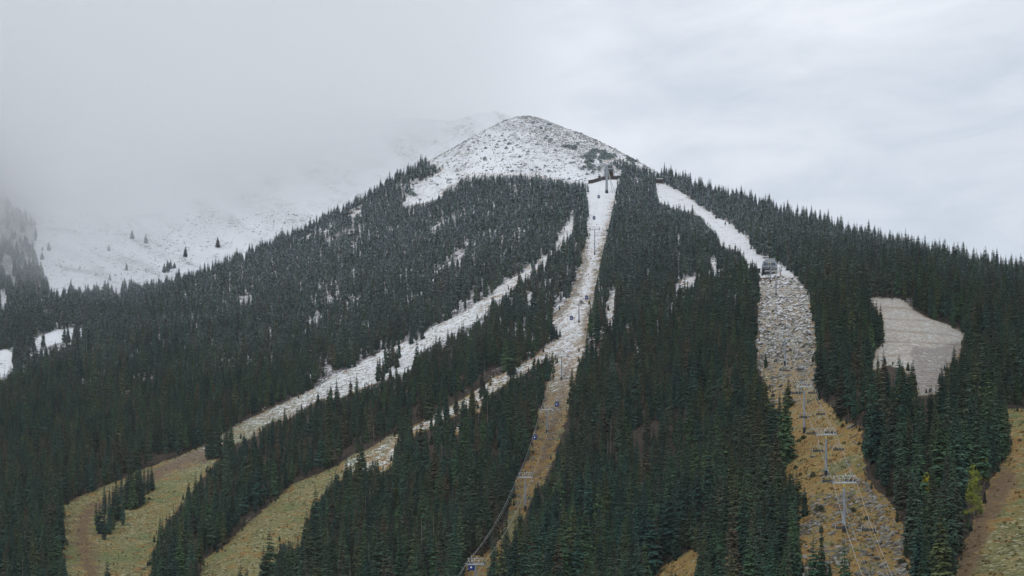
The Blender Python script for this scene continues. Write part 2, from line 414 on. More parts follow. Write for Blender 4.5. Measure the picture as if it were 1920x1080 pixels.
hill = grid_mesh('hillside', np.vstack([Xm, Xb]), np.vstack([Ym, Yb]), np.vstack([Zm, Zb]), GROUND,
                 {'za': [np.vstack([a, b]) for a, b in zip(za, zab)], 'zb': [np.vstack([a, b]) for a, b in zip(zb, zbb)]})
tag(hill, kind='structure')

# back mountain
BCLEAR = [[(0,658),(10,655),(26,665),(26,690),(38,700),(20,715),(0,725),(-60,760),(-60,655)], [(52,652),(55,642),(90,625),(110,618),(170,615),(170,624),(120,640),(70,655)],
          [(22,380),(70,430),(62,478),(82,520),(86,540),(95,560),(130,556),(165,560),(200,552),(250,545),(285,548),(330,530),(1100,420),(1100,100),(-60,100)],
          [(0,535),(15,560),(18,585),(0,592)]]
uB = np.linspace(-560, 1150, 420); sB = np.linspace(0, 1, 300)
UB, SB = np.meshgrid(uB, sB)
VB = 880 + (bskyline(UB) - 880) * SB
XB, YB, ZB = surfB(UB, VB)
tB = np.concatenate([np.linspace(5, 100, 12), np.linspace(140, 1200, 16)])[:, None]
YBb = YB[-1:] + tB; ZBb = ZB[-1:] - .4 * np.maximum(0, tB - 20); XBb = (UB[:1] - CU) / F * YBb
XA, YA, ZA = np.vstack([XB, XBb]), np.vstack([YB, YBb]), np.vstack([ZB, ZBb])
UA, VA = project(XA, YA, ZA)
frB = np.ones(UA.shape)
for p in BCLEAR: frB[inpoly(UA, VA, p)] = 0
zero = 0 * UA
bk = grid_mesh('far_mountain', XA, YA, ZA, GROUND, {'za': [zero + .1, zero + .2, zero + .85], 'zb': [np.where(frB > .5, .5, .70 + .50 * (fbm((XA * .8 + YA * .5) / 18, (YA * .8 - XA * .5) / 90, 61, 4) - .5)), frB, zero]})
tag(bk, kind='structure')

# valley floor reaching the horizon
gx, gy = np.meshgrid(np.linspace(-30000, 30000, 41), np.linspace(-8000, 40000, 33))
vf = grid_mesh('valley_ground', gx, gy, gx * 0 - 17.0, GROUND, {'za': [gx * 0, gx * 0 + .7, gx * 0], 'zb': [gx * 0, gx * 0 + .2, gx * 0]})
tag(vf, kind='structure')

# ------------------------------------------------------------------ mesh collector
class MB:
    def __init__(s): s.v = []; s.f = []; s.m = []
    def face(s, pts, mi=0):
        i = len(s.v); s.v += [tuple(p) for p in pts]; s.f.append(tuple(range(i, i + len(pts)))); s.m.append(mi)
    def box(s, c, sz, rot=None, mi=0):
        M = rot or Matrix.Identity(3); i = len(s.v); c = Vector(c)
        for dx in (-.5, .5):
            for dy in (-.5, .5):
                for dz in (-.5, .5): s.v.append(tuple(c + M @ Vector((dx * sz[0], dy * sz[1], dz * sz[2]))))
        for q in ((0,1,3,2),(4,6,7,5),(0,4,5,1),(2,3,7,6),(0,2,6,4),(1,5,7,3)): s.f.append(tuple(i + k for k in q)); s.m.append(mi)
    def tube(s, a, b, r0, r1=None, n=8, mi=0, cap=True):
        a = Vector(a); b = Vector(b); r1 = r0 if r1 is None else r1
        d = (b - a).normalized(); x = d.orthogonal().normalized(); y = d.cross(x); i = len(s.v)
        for p, r in ((a, r0), (b, r1)):
            for k in range(n):
                t = 2 * math.pi * k / n; s.v.append(tuple(p + x * (r * math.cos(t)) + y * (r * math.sin(t))))
        for k in range(n):
            j = (k + 1) % n; s.f.append((i + k, i + j, i + n + j, i + n + k)); s.m.append(mi)
        if cap:
            s.f.append(tuple(i + k for k in reversed(range(n)))); s.m.append(mi); s.f.append(tuple(i + n + k for k in range(n))); s.m.append(mi)
    def path(s, pts, r, n=5, mi=0):
        pts = [Vector(p) for p in pts]; i0 = len(s.v)
        for k, p in enumerate(pts):
            d = (pts[min(k + 1, len(pts) - 1)] - pts[max(k - 1, 0)]).normalized()
            x = d.cross(Vector((0, 0, 1))).normalized(); y = x.cross(d)
            for j in range(n):
                t = 2 * math.pi * j / n; s.v.append(tuple(p + x * (r * math.cos(t)) + y * (r * math.sin(t))))
        for k in range(len(pts) - 1):
            for j in range(n):
                a = i0 + k * n; jj = (j + 1) % n
                s.f.append((a + j, a + jj, a + n + jj, a + n + j)); s.m.append(mi)
    def prism(s, outline, y0, y1, mi=0):       # outline in xz, extruded along y
        i = len(s.v); n = len(outline)
        for y in (y0, y1):
            for (x, z) in outline: s.v.append((x, y, z))
        for k in range(n):
            j = (k + 1) % n; s.f.append((i + k, i + j, i + n + j, i + n + k)); s.m.append(mi)
        s.f.append(tuple(i + k for k in reversed(range(n)))); s.f.append(tuple(i + n + k for k in range(n))); s.m += [mi, mi]
    def mesh(s, name, mats, smooth=False):
        me = bpy.data.meshes.new(name); me.from_pydata(s.v, [], s.f)
        for m_ in (mats if isinstance(mats, (list, tuple)) else [mats]): me.materials.append(m_)
        me.polygons.foreach_set('material_index', s.m)
        if smooth: me.polygons.foreach_set('use_smooth', [True] * len(s.f))
        me.update(); return me
    def build(s, name, mats, parent=None, smooth=False):
        o = bpy.data.objects.new(name, s.mesh(name, mats, smooth)); COL.objects.link(o)
        if parent: o.parent = parent
        return o
def empty(name, loc, rz=0.0):
    o = bpy.data.objects.new(name, None); o.location = loc; o.rotation_euler = (0, 0, rz); o.empty_display_size = .5
    COL.objects.link(o); return o

# ------------------------------------------------------------------ trees
def foliage_material(name, cols, snowy=True, zlo=160, zhi=430, smax=.88):
    m = bpy.data.materials.new(name); m.use_nodes = True
    t = m.node_tree; b = t.nodes['Principled BSDF']; b.inputs['Roughness'].default_value = .85; b.inputs['Specular IOR Level'].default_value = .12
    oi = N(t, 'ShaderNodeObjectInfo'); g = N(t, 'ShaderNodeNewGeometry'); P = g.outputs['Position']
    r = N(t, 'ShaderNodeValToRGB'); r.color_ramp.interpolation = 'LINEAR'
    e = r.color_ramp.elements
    while len(e) < len(cols): e.new(.5)
    for k, (p, c) in enumerate(cols): e[k].position = p; e[k].color = (*c, 1)
    L(t, oi.outputs['Random'], r.inputs[0])
    stand = noise_at(t, oi.outputs['Location'], .018, 3, .5, 5)
    c = mixc(t, mathn(t, 'MULTIPLY', ramp01(t, stand, .42, .66), .35), r.outputs[0], (.125, .115, .060))
    nf = noise_at(t, P, .7, 4, .75, 0)
    c = mixc(t, ramp01(t, nf, .42, .60), mixc(t, .6, c, (.012, .026, .022)), c)
    if snowy:
        sp = N(t, 'ShaderNodeSeparateXYZ'); L(t, P, sp.inputs[0])
        sz = ramp01(t, mathn(t, 'ADD', sp.outputs[2], mathn(t, 'MULTIPLY', mathn(t, 'SUBTRACT', stand, .5), 160)), zlo, zhi)
        nn = N(t, 'ShaderNodeSeparateXYZ'); L(t, g.outputs['True Normal'], nn.inputs[0])
        up = ramp01(t, mathn(t, 'ABSOLUTE', nn.outputs[2]), .15, .9)
        ns = noise_at(t, P, .55, 4, .75, 31)
        sf = mathn(t, 'MULTIPLY', mathn(t, 'MULTIPLY', sz, smax), mathn(t, 'MULTIPLY', ramp01(t, ns, .44, .60), mathn(t, 'ADD', .35, mathn(t, 'MULTIPLY', up, .65))))
        c = mixc(t, sf, c, (.64, .76, .86))
    L(t, c, b.inputs['Base Color'])
    return m
SPRUCE = foliage_material('spruce_needles', [(0, (.016, .050, .044)), (.18, (.056, .128, .094)), (.36, (.026, .064, .050)), (.50, (.084, .165, .068)), (.62, (.028, .088, .074)), (.76, (.116, .138, .052)), (.86, (.022, .058, .048)), (.94, (.130, .098, .062)), (1.0, (.060, .124, .084))])
ASPEN = foliage_material('aspen_leaves', [(0, (.270, .330, .030)), (1, (.330, .360, .035))], snowy=False)
YELLOW = foliage_material('yellow_leaves', [(0, (.62, .55, .02)), (1, (.68, .58, .02))], snowy=False)
SHRUB = foliage_material('shrub_leaves', [(0, (.075, .072, .030)), (.5, (.060, .080, .030)), (1, (.110, .075, .035))], snowy=False)
BARK = mat('spruce_bark', (.105, .080, .062), .9, noise=.4, nscale=1.5)
DEAD = mat('dead_wood', (.20, .175, .155), .9, noise=.35, nscale=1.2)

def spruce_crown(seed, R=.155, z0=.10, dens=1.0, tiers=27, droop=.38, gap=.0):
    """unit-height crown: whorls of drooping, ragged boughs"""
    r = random.Random(seed); mb = MB()
    lean = r.uniform(0, 6.28)
    for k in range(tiers):
        f = (k + r.uniform(-.3, .3)) / tiers
        z = z0 + (0.985 - z0) * max(0, f)
        prof = (1 - f) ** .78 * (1 - .35 * max(0, .18 - f) / .18)
        rad = R * prof + .008
        nb = max(4, int((8 + 6 * prof) * dens))
        if r.random() < gap: continue
        a0 = r.uniform(0, 6.28); tf = r.uniform(.78, 1.14)
        for j in range(nb):
            if r.random() < .08 + gap: continue
            a = a0 + 6.2832 * j / nb + r.uniform(-.25, .25)
            ln = rad * tf * r.uniform(.62, 1.18) * (1 + .12 * math.cos(a - lean))
            dr = droop * r.uniform(.5, 1.3) * (1 - .8 * f)
            ca, sa = math.cos(a), math.sin(a)
            wd = ln * r.uniform(.26, .42) + .004
            zz = z + r.uniform(-.022, .014) * (1 - .6 * f)
            tip = (ca * ln, sa * ln, zz - ln * dr)
            mid = (ca * ln * .55, sa * ln * .55, zz - ln * dr * .38 + ln * .06)
            px, py = -sa, ca
            th = ln * .22
            l1 = (mid[0] + px * wd, mid[1] + py * wd, mid[2] - ln * .20)
            r1 = (mid[0] - px * wd, mid[1] - py * wd, mid[2] - ln * .20)
            root = (0, 0, zz + ln * .03)
            mb.face([root, l1, mid]); mb.face([root, mid, r1])
            mb.face([l1, tip, mid]); mb.face([mid, tip, r1])
            # hanging twigs under the bough
            if ln > .03:
                q = r.uniform(.55, .9)
                m2 = (ca * ln * q, sa * ln * q, zz - ln * dr * q)
                s_ = r.choice((-1, 1)) * wd * r.uniform(.6, 1.1)
                mb.face([m2, (m2[0] + px * s_, m2[1] + py * s_, m2[2] - th * .7), (m2[0] + ca * ln * .12, m2[1] + sa * ln * .12, m2[2] - th * 1.3)])
    mb.face([(.004, 0, .97), (-.004, .003, .97), (0, 0, 1.0)]); mb.face([(0, .005, .96), (0, -.005, .96), (0, 0, 1.01)])
    return mb
def trunk_mb(z1=.93, r0=.011, limbs=0, seed=0):
    mb = MB(); mb.tube((0, 0, -.03), (0, 0, .35), r0 * 1.1, r0 * .75, 6); mb.tube((0, 0, .35), (0, 0, z1), r0 * .75, .0015, 6)
    r = random.Random(seed)
    for k in range(limbs):
        z = r.uniform(.06, .9); a = r.uniform(0, 6.28); l = r.uniform(.03, .10) * (1.15 - z)
        mb.tube((0, 0, z), (math.cos(a) * l, math.sin(a) * l, z + l * r.uniform(-.5, .25)), .0028, .0008, 4)
    return mb
VAR = []   # (trunk mesh, crown mesh or None, joined mesh)
specs = [dict(R=.150, z0=.08), dict(R=.125, z0=.14), dict(R=.170, z0=.05, droop=.45), dict(R=.135, z0=.20, gap=.10), dict(R=.115, z0=.10, tiers=29), dict(R=.145, z0=.26, gap=.14, tiers=22), dict(R=.190, z0=.03, tiers=22)]
def joined(a, b, name, mats):
    mb = MB(); mb.v = list(a.v); mb.f = list(a.f); mb.m = [0] * len(a.f)
    if b:
        o = len(mb.v); mb.v += b.v; mb.f += [tuple(i + o for i in f) for f in b.f]; mb.m += [1] * len(b.f)
    return mb.mesh(name, mats)
for k, sp in enumerate(specs):
    cb = spruce_crown(50 + k, **sp); tb = trunk_mb(seed=k, limbs=10)
    VAR.append((tb.mesh('trunk', BARK), cb.mesh('crown', SPRUCE), joined(tb, cb, 'spruce_tree_mesh', [BARK, SPRUCE])))
for k in range(2):
    tb = trunk_mb(.97, .010, 46, 70 + k); VAR.append((tb.mesh('trunk', DEAD), None, joined(tb, None, 'dead_tree_mesh', [DEAD])))
NDEAD = len(specs)

def scatter(surf_fn, D_fn, urange, vrange, n_cand, spacing, allow, seed, heights):
    """plan-uniform points at least `spacing` metres apart"""
    r = np.random.default_rng(seed)
    u = r.uniform(*urange, n_cand); v = r.uniform(*vrange, n_cand)
    k = allow(u, v); u = u[k]; v = v[k]
    X, Y, Z = surf_fn(u, v)
    Y2 = surf_fn(u, v - 2.0)[1]
    a = np.abs(Y / F * np.maximum(Y2 - Y, .02) / 2.0)
    k = r.random(len(u)) < a / np.percentile(a, 97); u, v, X, Y, Z = u[k], v[k], X[k], Y[k], Z[k]
    h = heights(u, v, Z, r)
    occ = {}; keep = []
    cs = spacing
    for i in range(len(u)):
        cx, cy = int(X[i] // cs), int(Y[i] // cs); ok = True
        sp_ = (spacing * (.48 + .60 * h[i] / 17.0)) ** 2
        for ax in (cx - 1, cx, cx + 1):
            for ay in (cy - 1, cy, cy + 1):
                for j in occ.get((ax, ay), ()):
                    if (X[i] - X[j]) ** 2 + (Y[i] - Y[j]) ** 2 < sp_: ok = False; break
                if not ok: break
            if not ok: break
        if ok: occ.setdefault((cx, cy), []).append(i); keep.append(i)
    keep = np.array(keep)
    return u[keep], v[keep], X[keep], Y[keep], Z[keep], h[keep]

def tree_h(u, v, Z, r):
    base = 17.5 - 6.2 * sst(190, 430, Z)
    hh = base * (1 + .22 * np.clip(r.normal(size=len(u)), -2.2, 1.7)) * (.86 + .3 * fbm(u / 18, v / 18, 201, 2))
    yng = r.random(len(u)) < .14
    return np.where(yng, hh * r.uniform(.4, .75, len(u)), hh)
def allow_main(u, v):
    return (v > skyline(u) + 1) & ~in_open(u, v)
tu, tv, tX, tY, tZ, th = scatter(surf, None, (-420, 2350), (220, 1330), 620000, 3.5, allow_main, 3, tree_h)
# tops must not stand in front of the open ground seen beyond them
tp = th * F / tY
SHOW1 = [(1810,960),(1812,900),(1826,866),(1842,900),(1846,955)]; SHOW2 = [(1727,913),(1729,893),(1745,893),(1747,913)]
first = np.full(len(tu), 2.0)
keepb = rng.random(len(tu)) < .80
for f_ in np.linspace(1.0, .06, 16):
    first = np.where(in_open(tu, tv - tp * f_) | (in_broken(tu, tv - tp * f_) & keepb) | inpoly(tu, tv - tp * f_, SHOW1) | inpoly(tu, tv - tp * f_, SHOW2), f_, first)
bad = (first < .22) & (rng.random(len(tu)) < .8)
bad |= in_open(tu - tp * .035, tv - 1) | in_open(tu + tp * .035, tv - 1)
shr = np.where(first < .88, np.maximum(first, .16) * rng.uniform(.62, 1.42, len(tu)), 1.0)
shr = np.where((first < .88) & (first > .35) & (rng.random(len(tu)) < np.where(tv < 760, .02, .12)), 1.0, shr)
th = th * shr; tp = tp * shr
bad |= (tu > 1765) & (tv > 1095)
thin = fbm(tX / 22, tY / 22, 81, 2)
bad |= (thin < .27) & (tv < 900)
thin2 = fbm(tX / 9, tY / 13, 231, 2)
bad |= (thin2 < .36) & (tu > 560) & (tu < 1420) & (tv > 560) & (tv < 900)
bad |= (thin2 < .40) & inpoly(tu, tv, [(270,1110),(300,960),(400,860),(560,780),(700,730),(745,815),(600,890),(500,950),(380,1110)])
# island copses and lone trees on the runs (bearing, elevation of the foot, height px)
ISL = [(180,985,50),(187,1000,62),(196,1012,66),(205,1002,72),(213,993,45),(196,965,60),(205,975,68),(212,980,75),(222,975,70),(230,985,62),(236,955,72),(218,950,60),(228,940,66),(240,945,72),
 (250,955,76),(258,950,70),(265,945,66),(245,925,55),(256,920,52),(270,928,58),(278,925,56),(284,920,52),(262,910,48),
 (388,858,60),(396,861,72),(405,860,78),(412,855,60),(425,850,62),(432,848,66),(420,858,50),(399,845,55),(708,716,46),(712,705,42),(718,718,52),(724,700,48),(730,690,52),(738,685,46),(744,690,42),(748,672,40),(722,675,44),
 (735,668,42),(771,645,34),(780,638,36),(792,636,26),(743,708,30),(732,712,28),(1009,690,24),(1016,705,34),(1022,712,44),(1030,715,52),(1036,700,46),(1026,700,46),(1044,636,24),(1050,632,20),(1478,765,60),(1462,800,72),(1436,690,34),
 (1494,950,75),(1486,965,85),(1508,968,62),(1596,560,24)]
ISL += [(1651,644,78),(1643,652,92),(1634,648,86),(1627,660,80),(1716,785,90),(1704,790,100),(1690,800,118),(1662,795,112),(1675,805,104),(1648,800,96),(1636,790,92),(1765,800,120),(1772,806,110),(1790,800,96),(1755,810,92),
 (120,1095,62),(108,1085,52),(505,1100,118),(494,1105,90),(548,1105,96),(560,1110,85),(580,1090,118),(575,1040,90),(592,1000,92),(640,980,80),(1556,1085,40),(1540,1100,120),(1525,1110,110),(1472,870,150),(1464,860,70)]
iu = np.array([p[0] for p in ISL], float); iv = np.array([p[1] for p in ISL], float); ip = np.array([p[2] for p in ISL], float)
iX, iY, iZ = surf(iu, iv); ih = ip * iY / F
k = ~bad
tu, tv, tX, tY, tZ, th = [np.concatenate([a[k], b]) for a, b in ((tu, iu), (tv, iv), (tX, iX), (tY, iY), (tZ, iZ), (th, ih))]
isl = np.zeros(len(tu), bool); isl[-len(ISL):] = True
# trees standing just behind the crest
cu = rng.uniform(-420, 2350, 2600)
cu = cu[~((cu > 752) & (cu < 1240))]
cx, cy, cz = surf(cu, skyline(cu)); ct = rng.uniform(0, 26, len(cu)); ck = rng.random(len(cu)) < cy / 1700
cu, cx, cy, cz, ct = cu[ck], cx[ck], cy[ck], cz[ck], ct[ck]
cY = cy + ct; cX = (cu - CU) / F * cY; cZ = cz + .05 * ct
ch = tree_h(cu, cu, cZ, rng)
tu = np.concatenate([tu, cu]); tv = np.concatenate([tv, HV - F * cZ / cY]); tX = np.concatenate([tX, cX]); tY = np.concatenate([tY, cY]); tZ = np.concatenate([tZ, cZ]); th = np.concatenate([th, ch]); isl = np.concatenate([isl, np.zeros(len(cu), bool)])
nT = len(tu)
tvar = rng.choice(len(VAR), nT, p=[.20, .18, .13, .13, .17, .10, .06, .02, .01])
tvar[isl] = rng.choice([0, 2, 4, 6], isl.sum())
th = np.where(tvar >= NDEAD, th * .78, th)
trot = rng.uniform(0, 6.28, nT)
twid = rng.uniform(.76, 1.12, nT) * np.where(th < 13, 1.18, 1.0)
# how much of each tree shows, nearest first
RW, RH = 960, 540
mask = np.zeros((RH, RW), bool); vis = np.zeros(nT)
for i in np.argsort(tY):
    p = th[i] * F / tY[i]; x0 = tu[i] / 2; y1 = tv[i] / 2; hp = p / 2
    for y in range(max(0, int(y1 - hp)), min(RH, int(y1 - hp * .08))):
        hw = .13 * hp * twid[i] * (1 - (y1 - y) / hp) + .3
        a, b = max(0, int(x0 - hw)), min(RW, int(x0 + hw) + 1)
        if b > a:
            row = mask[y, a:b]; vis[i] += (~row).sum(); row[:] = True
order = np.argsort(-vis)
NIND = 292
ind = order[:NIND]
rest = np.setdiff1d(np.arange(nT), ind)
open('/tmp/ntrees','w').write(str((nT, vis[ind[-1]]*4))); print('trees', nT, 'smallest individual px2', vis[ind[-1]] * 4)

def stand_name(u, v):
    if u > 1590: 
        if inpoly(np.array([u]), np.array([v]), [(1590,520),(1670,520),(1670,700),(1610,800),(1590,800)])[0]: return 'between chairlift scree and grey clearing'
        return 'in the wood right of the lower chairlift' if v > 800 else 'in the wood around the grey clearing'
    if u > 1400: return 'at the left edge of the chairlift slope'
    if u > 1180: return 'in the lower wood left of the chairlift slope'
    if u > 930: return 'in the lower wood right of the gondola line'
    if u > 560: return 'in the lower wood left of the gondola line'
    if u > 290: return 'between the two lower left grassy runs'
    if u > 118 : return 'in the copse on the lower left grassy run'
    return 'in the wood in the lower left corner'
TONE = ['broad dark green spruce', 'slim dark green spruce', 'shaggy drooping spruce', 'sparse high-crowned spruce', 'narrow pointed spruce', 'thin spruce with a bare lower trunk', 'short bushy spruce', 'bare grey dead conifer', 'bare grey dead conifer']
for i in ind:
    k = int(tvar[i]); tm, cm, _ = VAR[k]
    root = empty('dead_tree' if k >= NDEAD else 'spruce_tree', (tX[i], tY[i], tZ[i] - .3), trot[i])
    s = th[i]; root.scale = (s * twid[i], s * twid[i], s)
    o = bpy.data.objects.new('trunk', tm); COL.objects.link(o); o.parent = root
    if cm: o = bpy.data.objects.new('crown', cm); COL.objects.link(o); o.parent = root
    st = stand_name(tu[i], tv[i])
    tag(root, '%s %s' % (TONE[k], st), 'tree', 'conifers ' + st)

# ---- the rest of the wood: one scattered object each, through geometry nodes
def scatter_object(name, pts, rots, scales, idxs, proto_meshes, label, cat):
    pc = bpy.data.collections.new(name + '_shapes')
    for k, pm in enumerate(proto_meshes):
        po = bpy.data.objects.new('%s_shape_%02d' % (name, k), pm); pc.objects.link(po)
    me = bpy.data.meshes.new(name); n = len(pts)
    me.vertices.add(n); me.vertices.foreach_set('co', np.asarray(pts, np.float32).ravel())
    for nm, typ, dat in (('rot', 'FLOAT_VECTOR', rots), ('scl', 'FLOAT_VECTOR', scales)):
        a = me.attributes.new(nm, typ, 'POINT'); a.data.foreach_set('vector', np.asarray(dat, np.float32).ravel())
    a = me.attributes.new('idx', 'INT', 'POINT'); a.data.foreach_set('value', np.asarray(idxs, np.int32))
    o = bpy.data.objects.new(name, me); COL.objects.link(o)
    ng = bpy.data.node_groups.new(name + '_nodes', 'GeometryNodeTree')
    ng.interface.new_socket('Geometry', in_out='INPUT', socket_type='NodeSocketGeometry')
    ng.interface.new_socket('Geometry', in_out='OUTPUT', socket_type='NodeSocketGeometry')
    gi = ng.nodes.new('NodeGroupInput'); go = ng.nodes.new('NodeGroupOutput')
    ci = ng.nodes.new('GeometryNodeCollectionInfo'); ci.inputs['Collection'].default_value = pc
    ci.inputs['Separate Children'].default_value = True; ci.inputs['Reset Children'].default_value = True
    ip_ = ng.nodes.new('GeometryNodeInstanceOnPoints'); ip_.inputs['Pick Instance'].default_value = True
    def na(nm, typ):
        q = ng.nodes.new('GeometryNodeInputNamedAttribute'); q.data_type = typ; q.inputs['Name'].default_value = nm; return q.outputs[0]
    e2r = ng.nodes.new('FunctionNodeEulerToRotation')
    ng.links.new(gi.outputs[0], ip_.inputs['Points']); ng.links.new(ci.outputs[0], ip_.inputs['Instance'])
    ng.links.new(na('idx', 'INT'), ip_.inputs['Instance Index'])
    ng.links.new(na('rot', 'FLOAT_VECTOR'), e2r.inputs[0]); ng.links.new(e2r.outputs[0], ip_.inputs['Rotation'])
    ng.links.new(na('scl', 'FLOAT_VECTOR'), ip_.inputs['Scale'])
    ng.links.new(ip_.outputs[0], go.inputs[0])
    md = o.modifiers.new('scatter', 'NODES'); md.node_group = ng
    tag(o, label, cat, kind='stuff')
    return o
def rotz(a): return np.stack([0 * a, 0 * a, a], -1)
joins = [v_[2] for v_ in VAR]
scatter_object('forest', np.stack([tX, tY, tZ - .3], -1)[rest], rotz(trot[rest]), np.stack([th * twid, th * twid, th], -1)[rest], tvar[rest], joins,
               'dense dark spruce forest covering the mountainside between the ski runs', 'forest')

# far wood in the side valley, half in cloud
def allow_back(u, v):
    r = v > bskyline(u)
    for p in BCLEAR: r &= ~inpoly(u, v, p)
    cl = fbm(u / 14, v / 14, 91, 2)
    up = sst(590, 470, v)
    return r & ((cl > .27 + .30 * up))
def back_h(u, v, Z, r): return 16.5 * (1 - .35 * sst(560, 430, v)) * r.uniform(.6, 1.15, len(u))
bu, bv, bX, bY, bZ, bh = scatter(surfB, None, (-500, 420), (380, 800), 90000, 4.0, allow_back, 5, back_h)
bp = bh * F / bY; bad = np.zeros(len(bu), bool)
for p in BCLEAR: bad |= inpoly(bu, bv - bp * .75, p) & (bv > 600)
bu, bv, bX, bY, bZ, bh = [a[~bad] for a in (bu, bv, bX, bY, bZ, bh)]
nb_ = len(bu)
scatter_object('valley_forest', np.stack([bX, bY, bZ - .3], -1), rotz(rng.uniform(0, 6.28, nb_)), np.stack([bh * 1.35, bh * 1.35, bh], -1), rng.choice([0, 1, 2, 3, 4], nb_), joins,
               'distant snowy spruce wood in the side valley at the left, half veiled by cloud', 'forest')

# lone trees on the snowy bowl of the far mountain
LONE = [(88,553,26,'tall dark lone spruce at the foot of the far snow bowl, left side'),(74,531,16,'small spruce near the lower left of the far snow bowl'),(79,487,14,'thin spruce left on the far snow bowl, below a round clump'),
 (91,470,15,'round dark spruce clump at the upper left of the far snow bowl'),(80,470,8,'tiny spruce just left of the round clump on the far snow bowl'),(204,471,11,'small spruce alone in the middle of the far snow bowl'),
 (206,526,12,'small spruce low in the middle of the far snow bowl'),(237,507,12,'squat spruce in the centre of the far snow bowl'),(308,511,16,'left spruce of the small group on the right of the far snow bowl'),
 (314,509,20,'tallest spruce of the small group on the right of the far snow bowl'),(320,504,15,'middle spruce of the small group on the right of the far snow bowl'),(327,503,11,'right spruce of the small group on the right of the far snow bowl'),
 (348,482,18,'misty spruce right of the middle of the far snow bowl'),(408,464,18,'misty broad spruce clump high on the right of the far snow bowl'),(273,456,14,'faint misty spruce at the top of the far snow bowl'),
 (284,545,20,'dark spruce standing at the lower right corner of the far snow bowl'),(248,448,16,'misty spruce clump at the top of the far snow bowl'),(197,555,26,'dark spruce at the lower edge of the far snow bowl, left of the tree group'),
 (55,510,22,'left spruce of the dark clump at the left edge of the far snow bowl'),(62,512,26,'middle spruce of the dark clump at the left edge of the far snow bowl'),(70,512,20,'right spruce of the dark clump at the left edge of the far snow bowl')]
for k, (u_, v_, p_, lb) in enumerate(LONE):
    x, y, z = [float(q) for q in surfB(u_, v_)]
    o = bpy.data.objects.new('spruce_tree', VAR[(0, 2, 6)[k % 3]][2]); COL.objects.link(o)
    s = 1.2 * p_ * y / F; o.location = (x, y, z - .3); o.scale = (s * 1.7, s * 1.7, s); o.rotation_euler = (0, 0, k)
    tag(o, lb, 'tree', 'lone spruces on the far snow bowl')

# dwarf scrub on the bare summit
def blob_scrub(seed):
    r = random.Random(seed); mb = MB()
    for q in range(150):
        a = r.uniform(0, 6.28); rr = r.uniform(0, 1) ** .5; h = r.uniform(.05, .85) * (1.1 - rr * .8)
        c = Vector((math.cos(a) * rr, math.sin(a) * rr * .9, h)); d = Vector((r.uniform(-1, 1), r.uniform(-1, 1), r.uniform(-.1, 1))).normalized() * .24
        s_ = d.orthogonal().normalized() * .10
        mb.face([c - s_, c + s_, c + d])
    return mb
scr = [blob_scrub(k) for k in range(3)]
scrub_meshes = [m_.mesh('scrub_mesh', SPRUCE) for m_ in scr]
def scrub_allow(u, v):
    c = inpoly(u, v, ALP) & (v > skyline(u) + 1)
    dens = .018 + .9 * inpoly(u, v, [(1052,275),(1085,272),(1135,285),(1165,302),(1160,318),(1130,322),(1085,318),(1100,300),(1085,285)]) + .9 * inpoly(u, v, [(1140,292),(1160,288),(1195,303),(1190,308),(1160,303)]) \
         + .55 * inpoly(u, v, [(780,330),(830,308),(832,318),(790,345),(790,365),(765,372),(770,350)])
    return c & (rng.random(len(u)) < dens * (fbm(u / 10, v / 10, 95, 2) > .42)) & ~((u > 1128) & (v > 300) & (u < 1158) )
su, sv, sX, sY, sZ, sh = scatter(surf, None, (740, 1250), (215, 385), 60000, 2.6, scrub_allow, 9, lambda u, v, Z, r: r.uniform(1.0, 2.6, len(u)))
n_ = len(su)
scatter_object('alpine_scrub', np.stack([sX, sY, sZ - .1], -1), rotz(rng.uniform(0, 6.28, n_)), np.stack([sh * .9, sh * .9, sh * rng.uniform(.8, 1.5, n_)], -1), rng.integers(0, 3, n_), scrub_meshes,
               'low frosted scrub dotted over the snowy summit slope', 'scrub')

# ------------------------------------------------------------------ rocks
def rock_material(name, snowy):
    m = bpy.data.materials.new(name); m.use_nodes = True
    t = m.node_tree; b = t.nodes['Principled BSDF']; b.inputs['Roughness'].default_value = .9
    oi = N(t, 'ShaderNodeObjectInfo'); g = N(t, 'ShaderNodeNewGeometry'); P = g.outputs['Position']
    c = mixc(t, oi.outputs['Random'], (.070, .066, .062), (.27, .26, .235))
    c = mixc(t, ramp01(t, noise_at(t, P, 2.0, 4, .6), .45, .7), c, (.17, .165, .12))
    if snowy:
        sp = N(t, 'ShaderNodeSeparateXYZ'); L(t, P, sp.inputs[0]); nn = N(t, 'ShaderNodeSeparateXYZ'); L(t, g.outputs['Normal'], nn.inputs[0])
        sz = ramp01(t, sp.outputs[2], 95, 200)
        up = ramp01(t, mathn(t, 'ADD', nn.outputs[2], mathn(t, 'MULTIPLY', noise_at(t, P, 1.5, 3, .6, 9), .5)), .45, .95)
        c = mixc(t, mathn(t, 'MULTIPLY', mathn(t, 'MULTIPLY', sz, up), .72), c, (.80, .82, .86))
    L(t, c, b.inputs['Base Color']); return m
ROCK = rock_material('grey_rock', True)
def rock_mb(seed, sub=2):
    import bmesh
    r = random.Random(seed); bm = bmesh.new(); bmesh.ops.create_icosphere(bm, subdivisions=sub, radius=.5)
    cuts = [(Vector((r.uniform(-1, 1), r.uniform(-1, 1), r.uniform(-.6, 1))).normalized(), r.uniform(.20, .40)) for _ in range(9)]
    mb = MB(); sc_ = (r.uniform(.9, 1.3), r.uniform(.7, 1.0), r.uniform(.55, .85))
    for v_ in bm.verts:
        p = v_.co.copy()
        for n_, d in cuts:
            e = p.dot(n_) - d
            if e > 0: p -= n_ * e
        mb.v.append((p.x * sc_[0], p.y * sc_[1], p.z * sc_[2]))
    for f_ in bm.faces: mb.f.append(tuple(v_.index for v_ in f_.verts)); mb.m.append(0)
    bm.free(); return mb
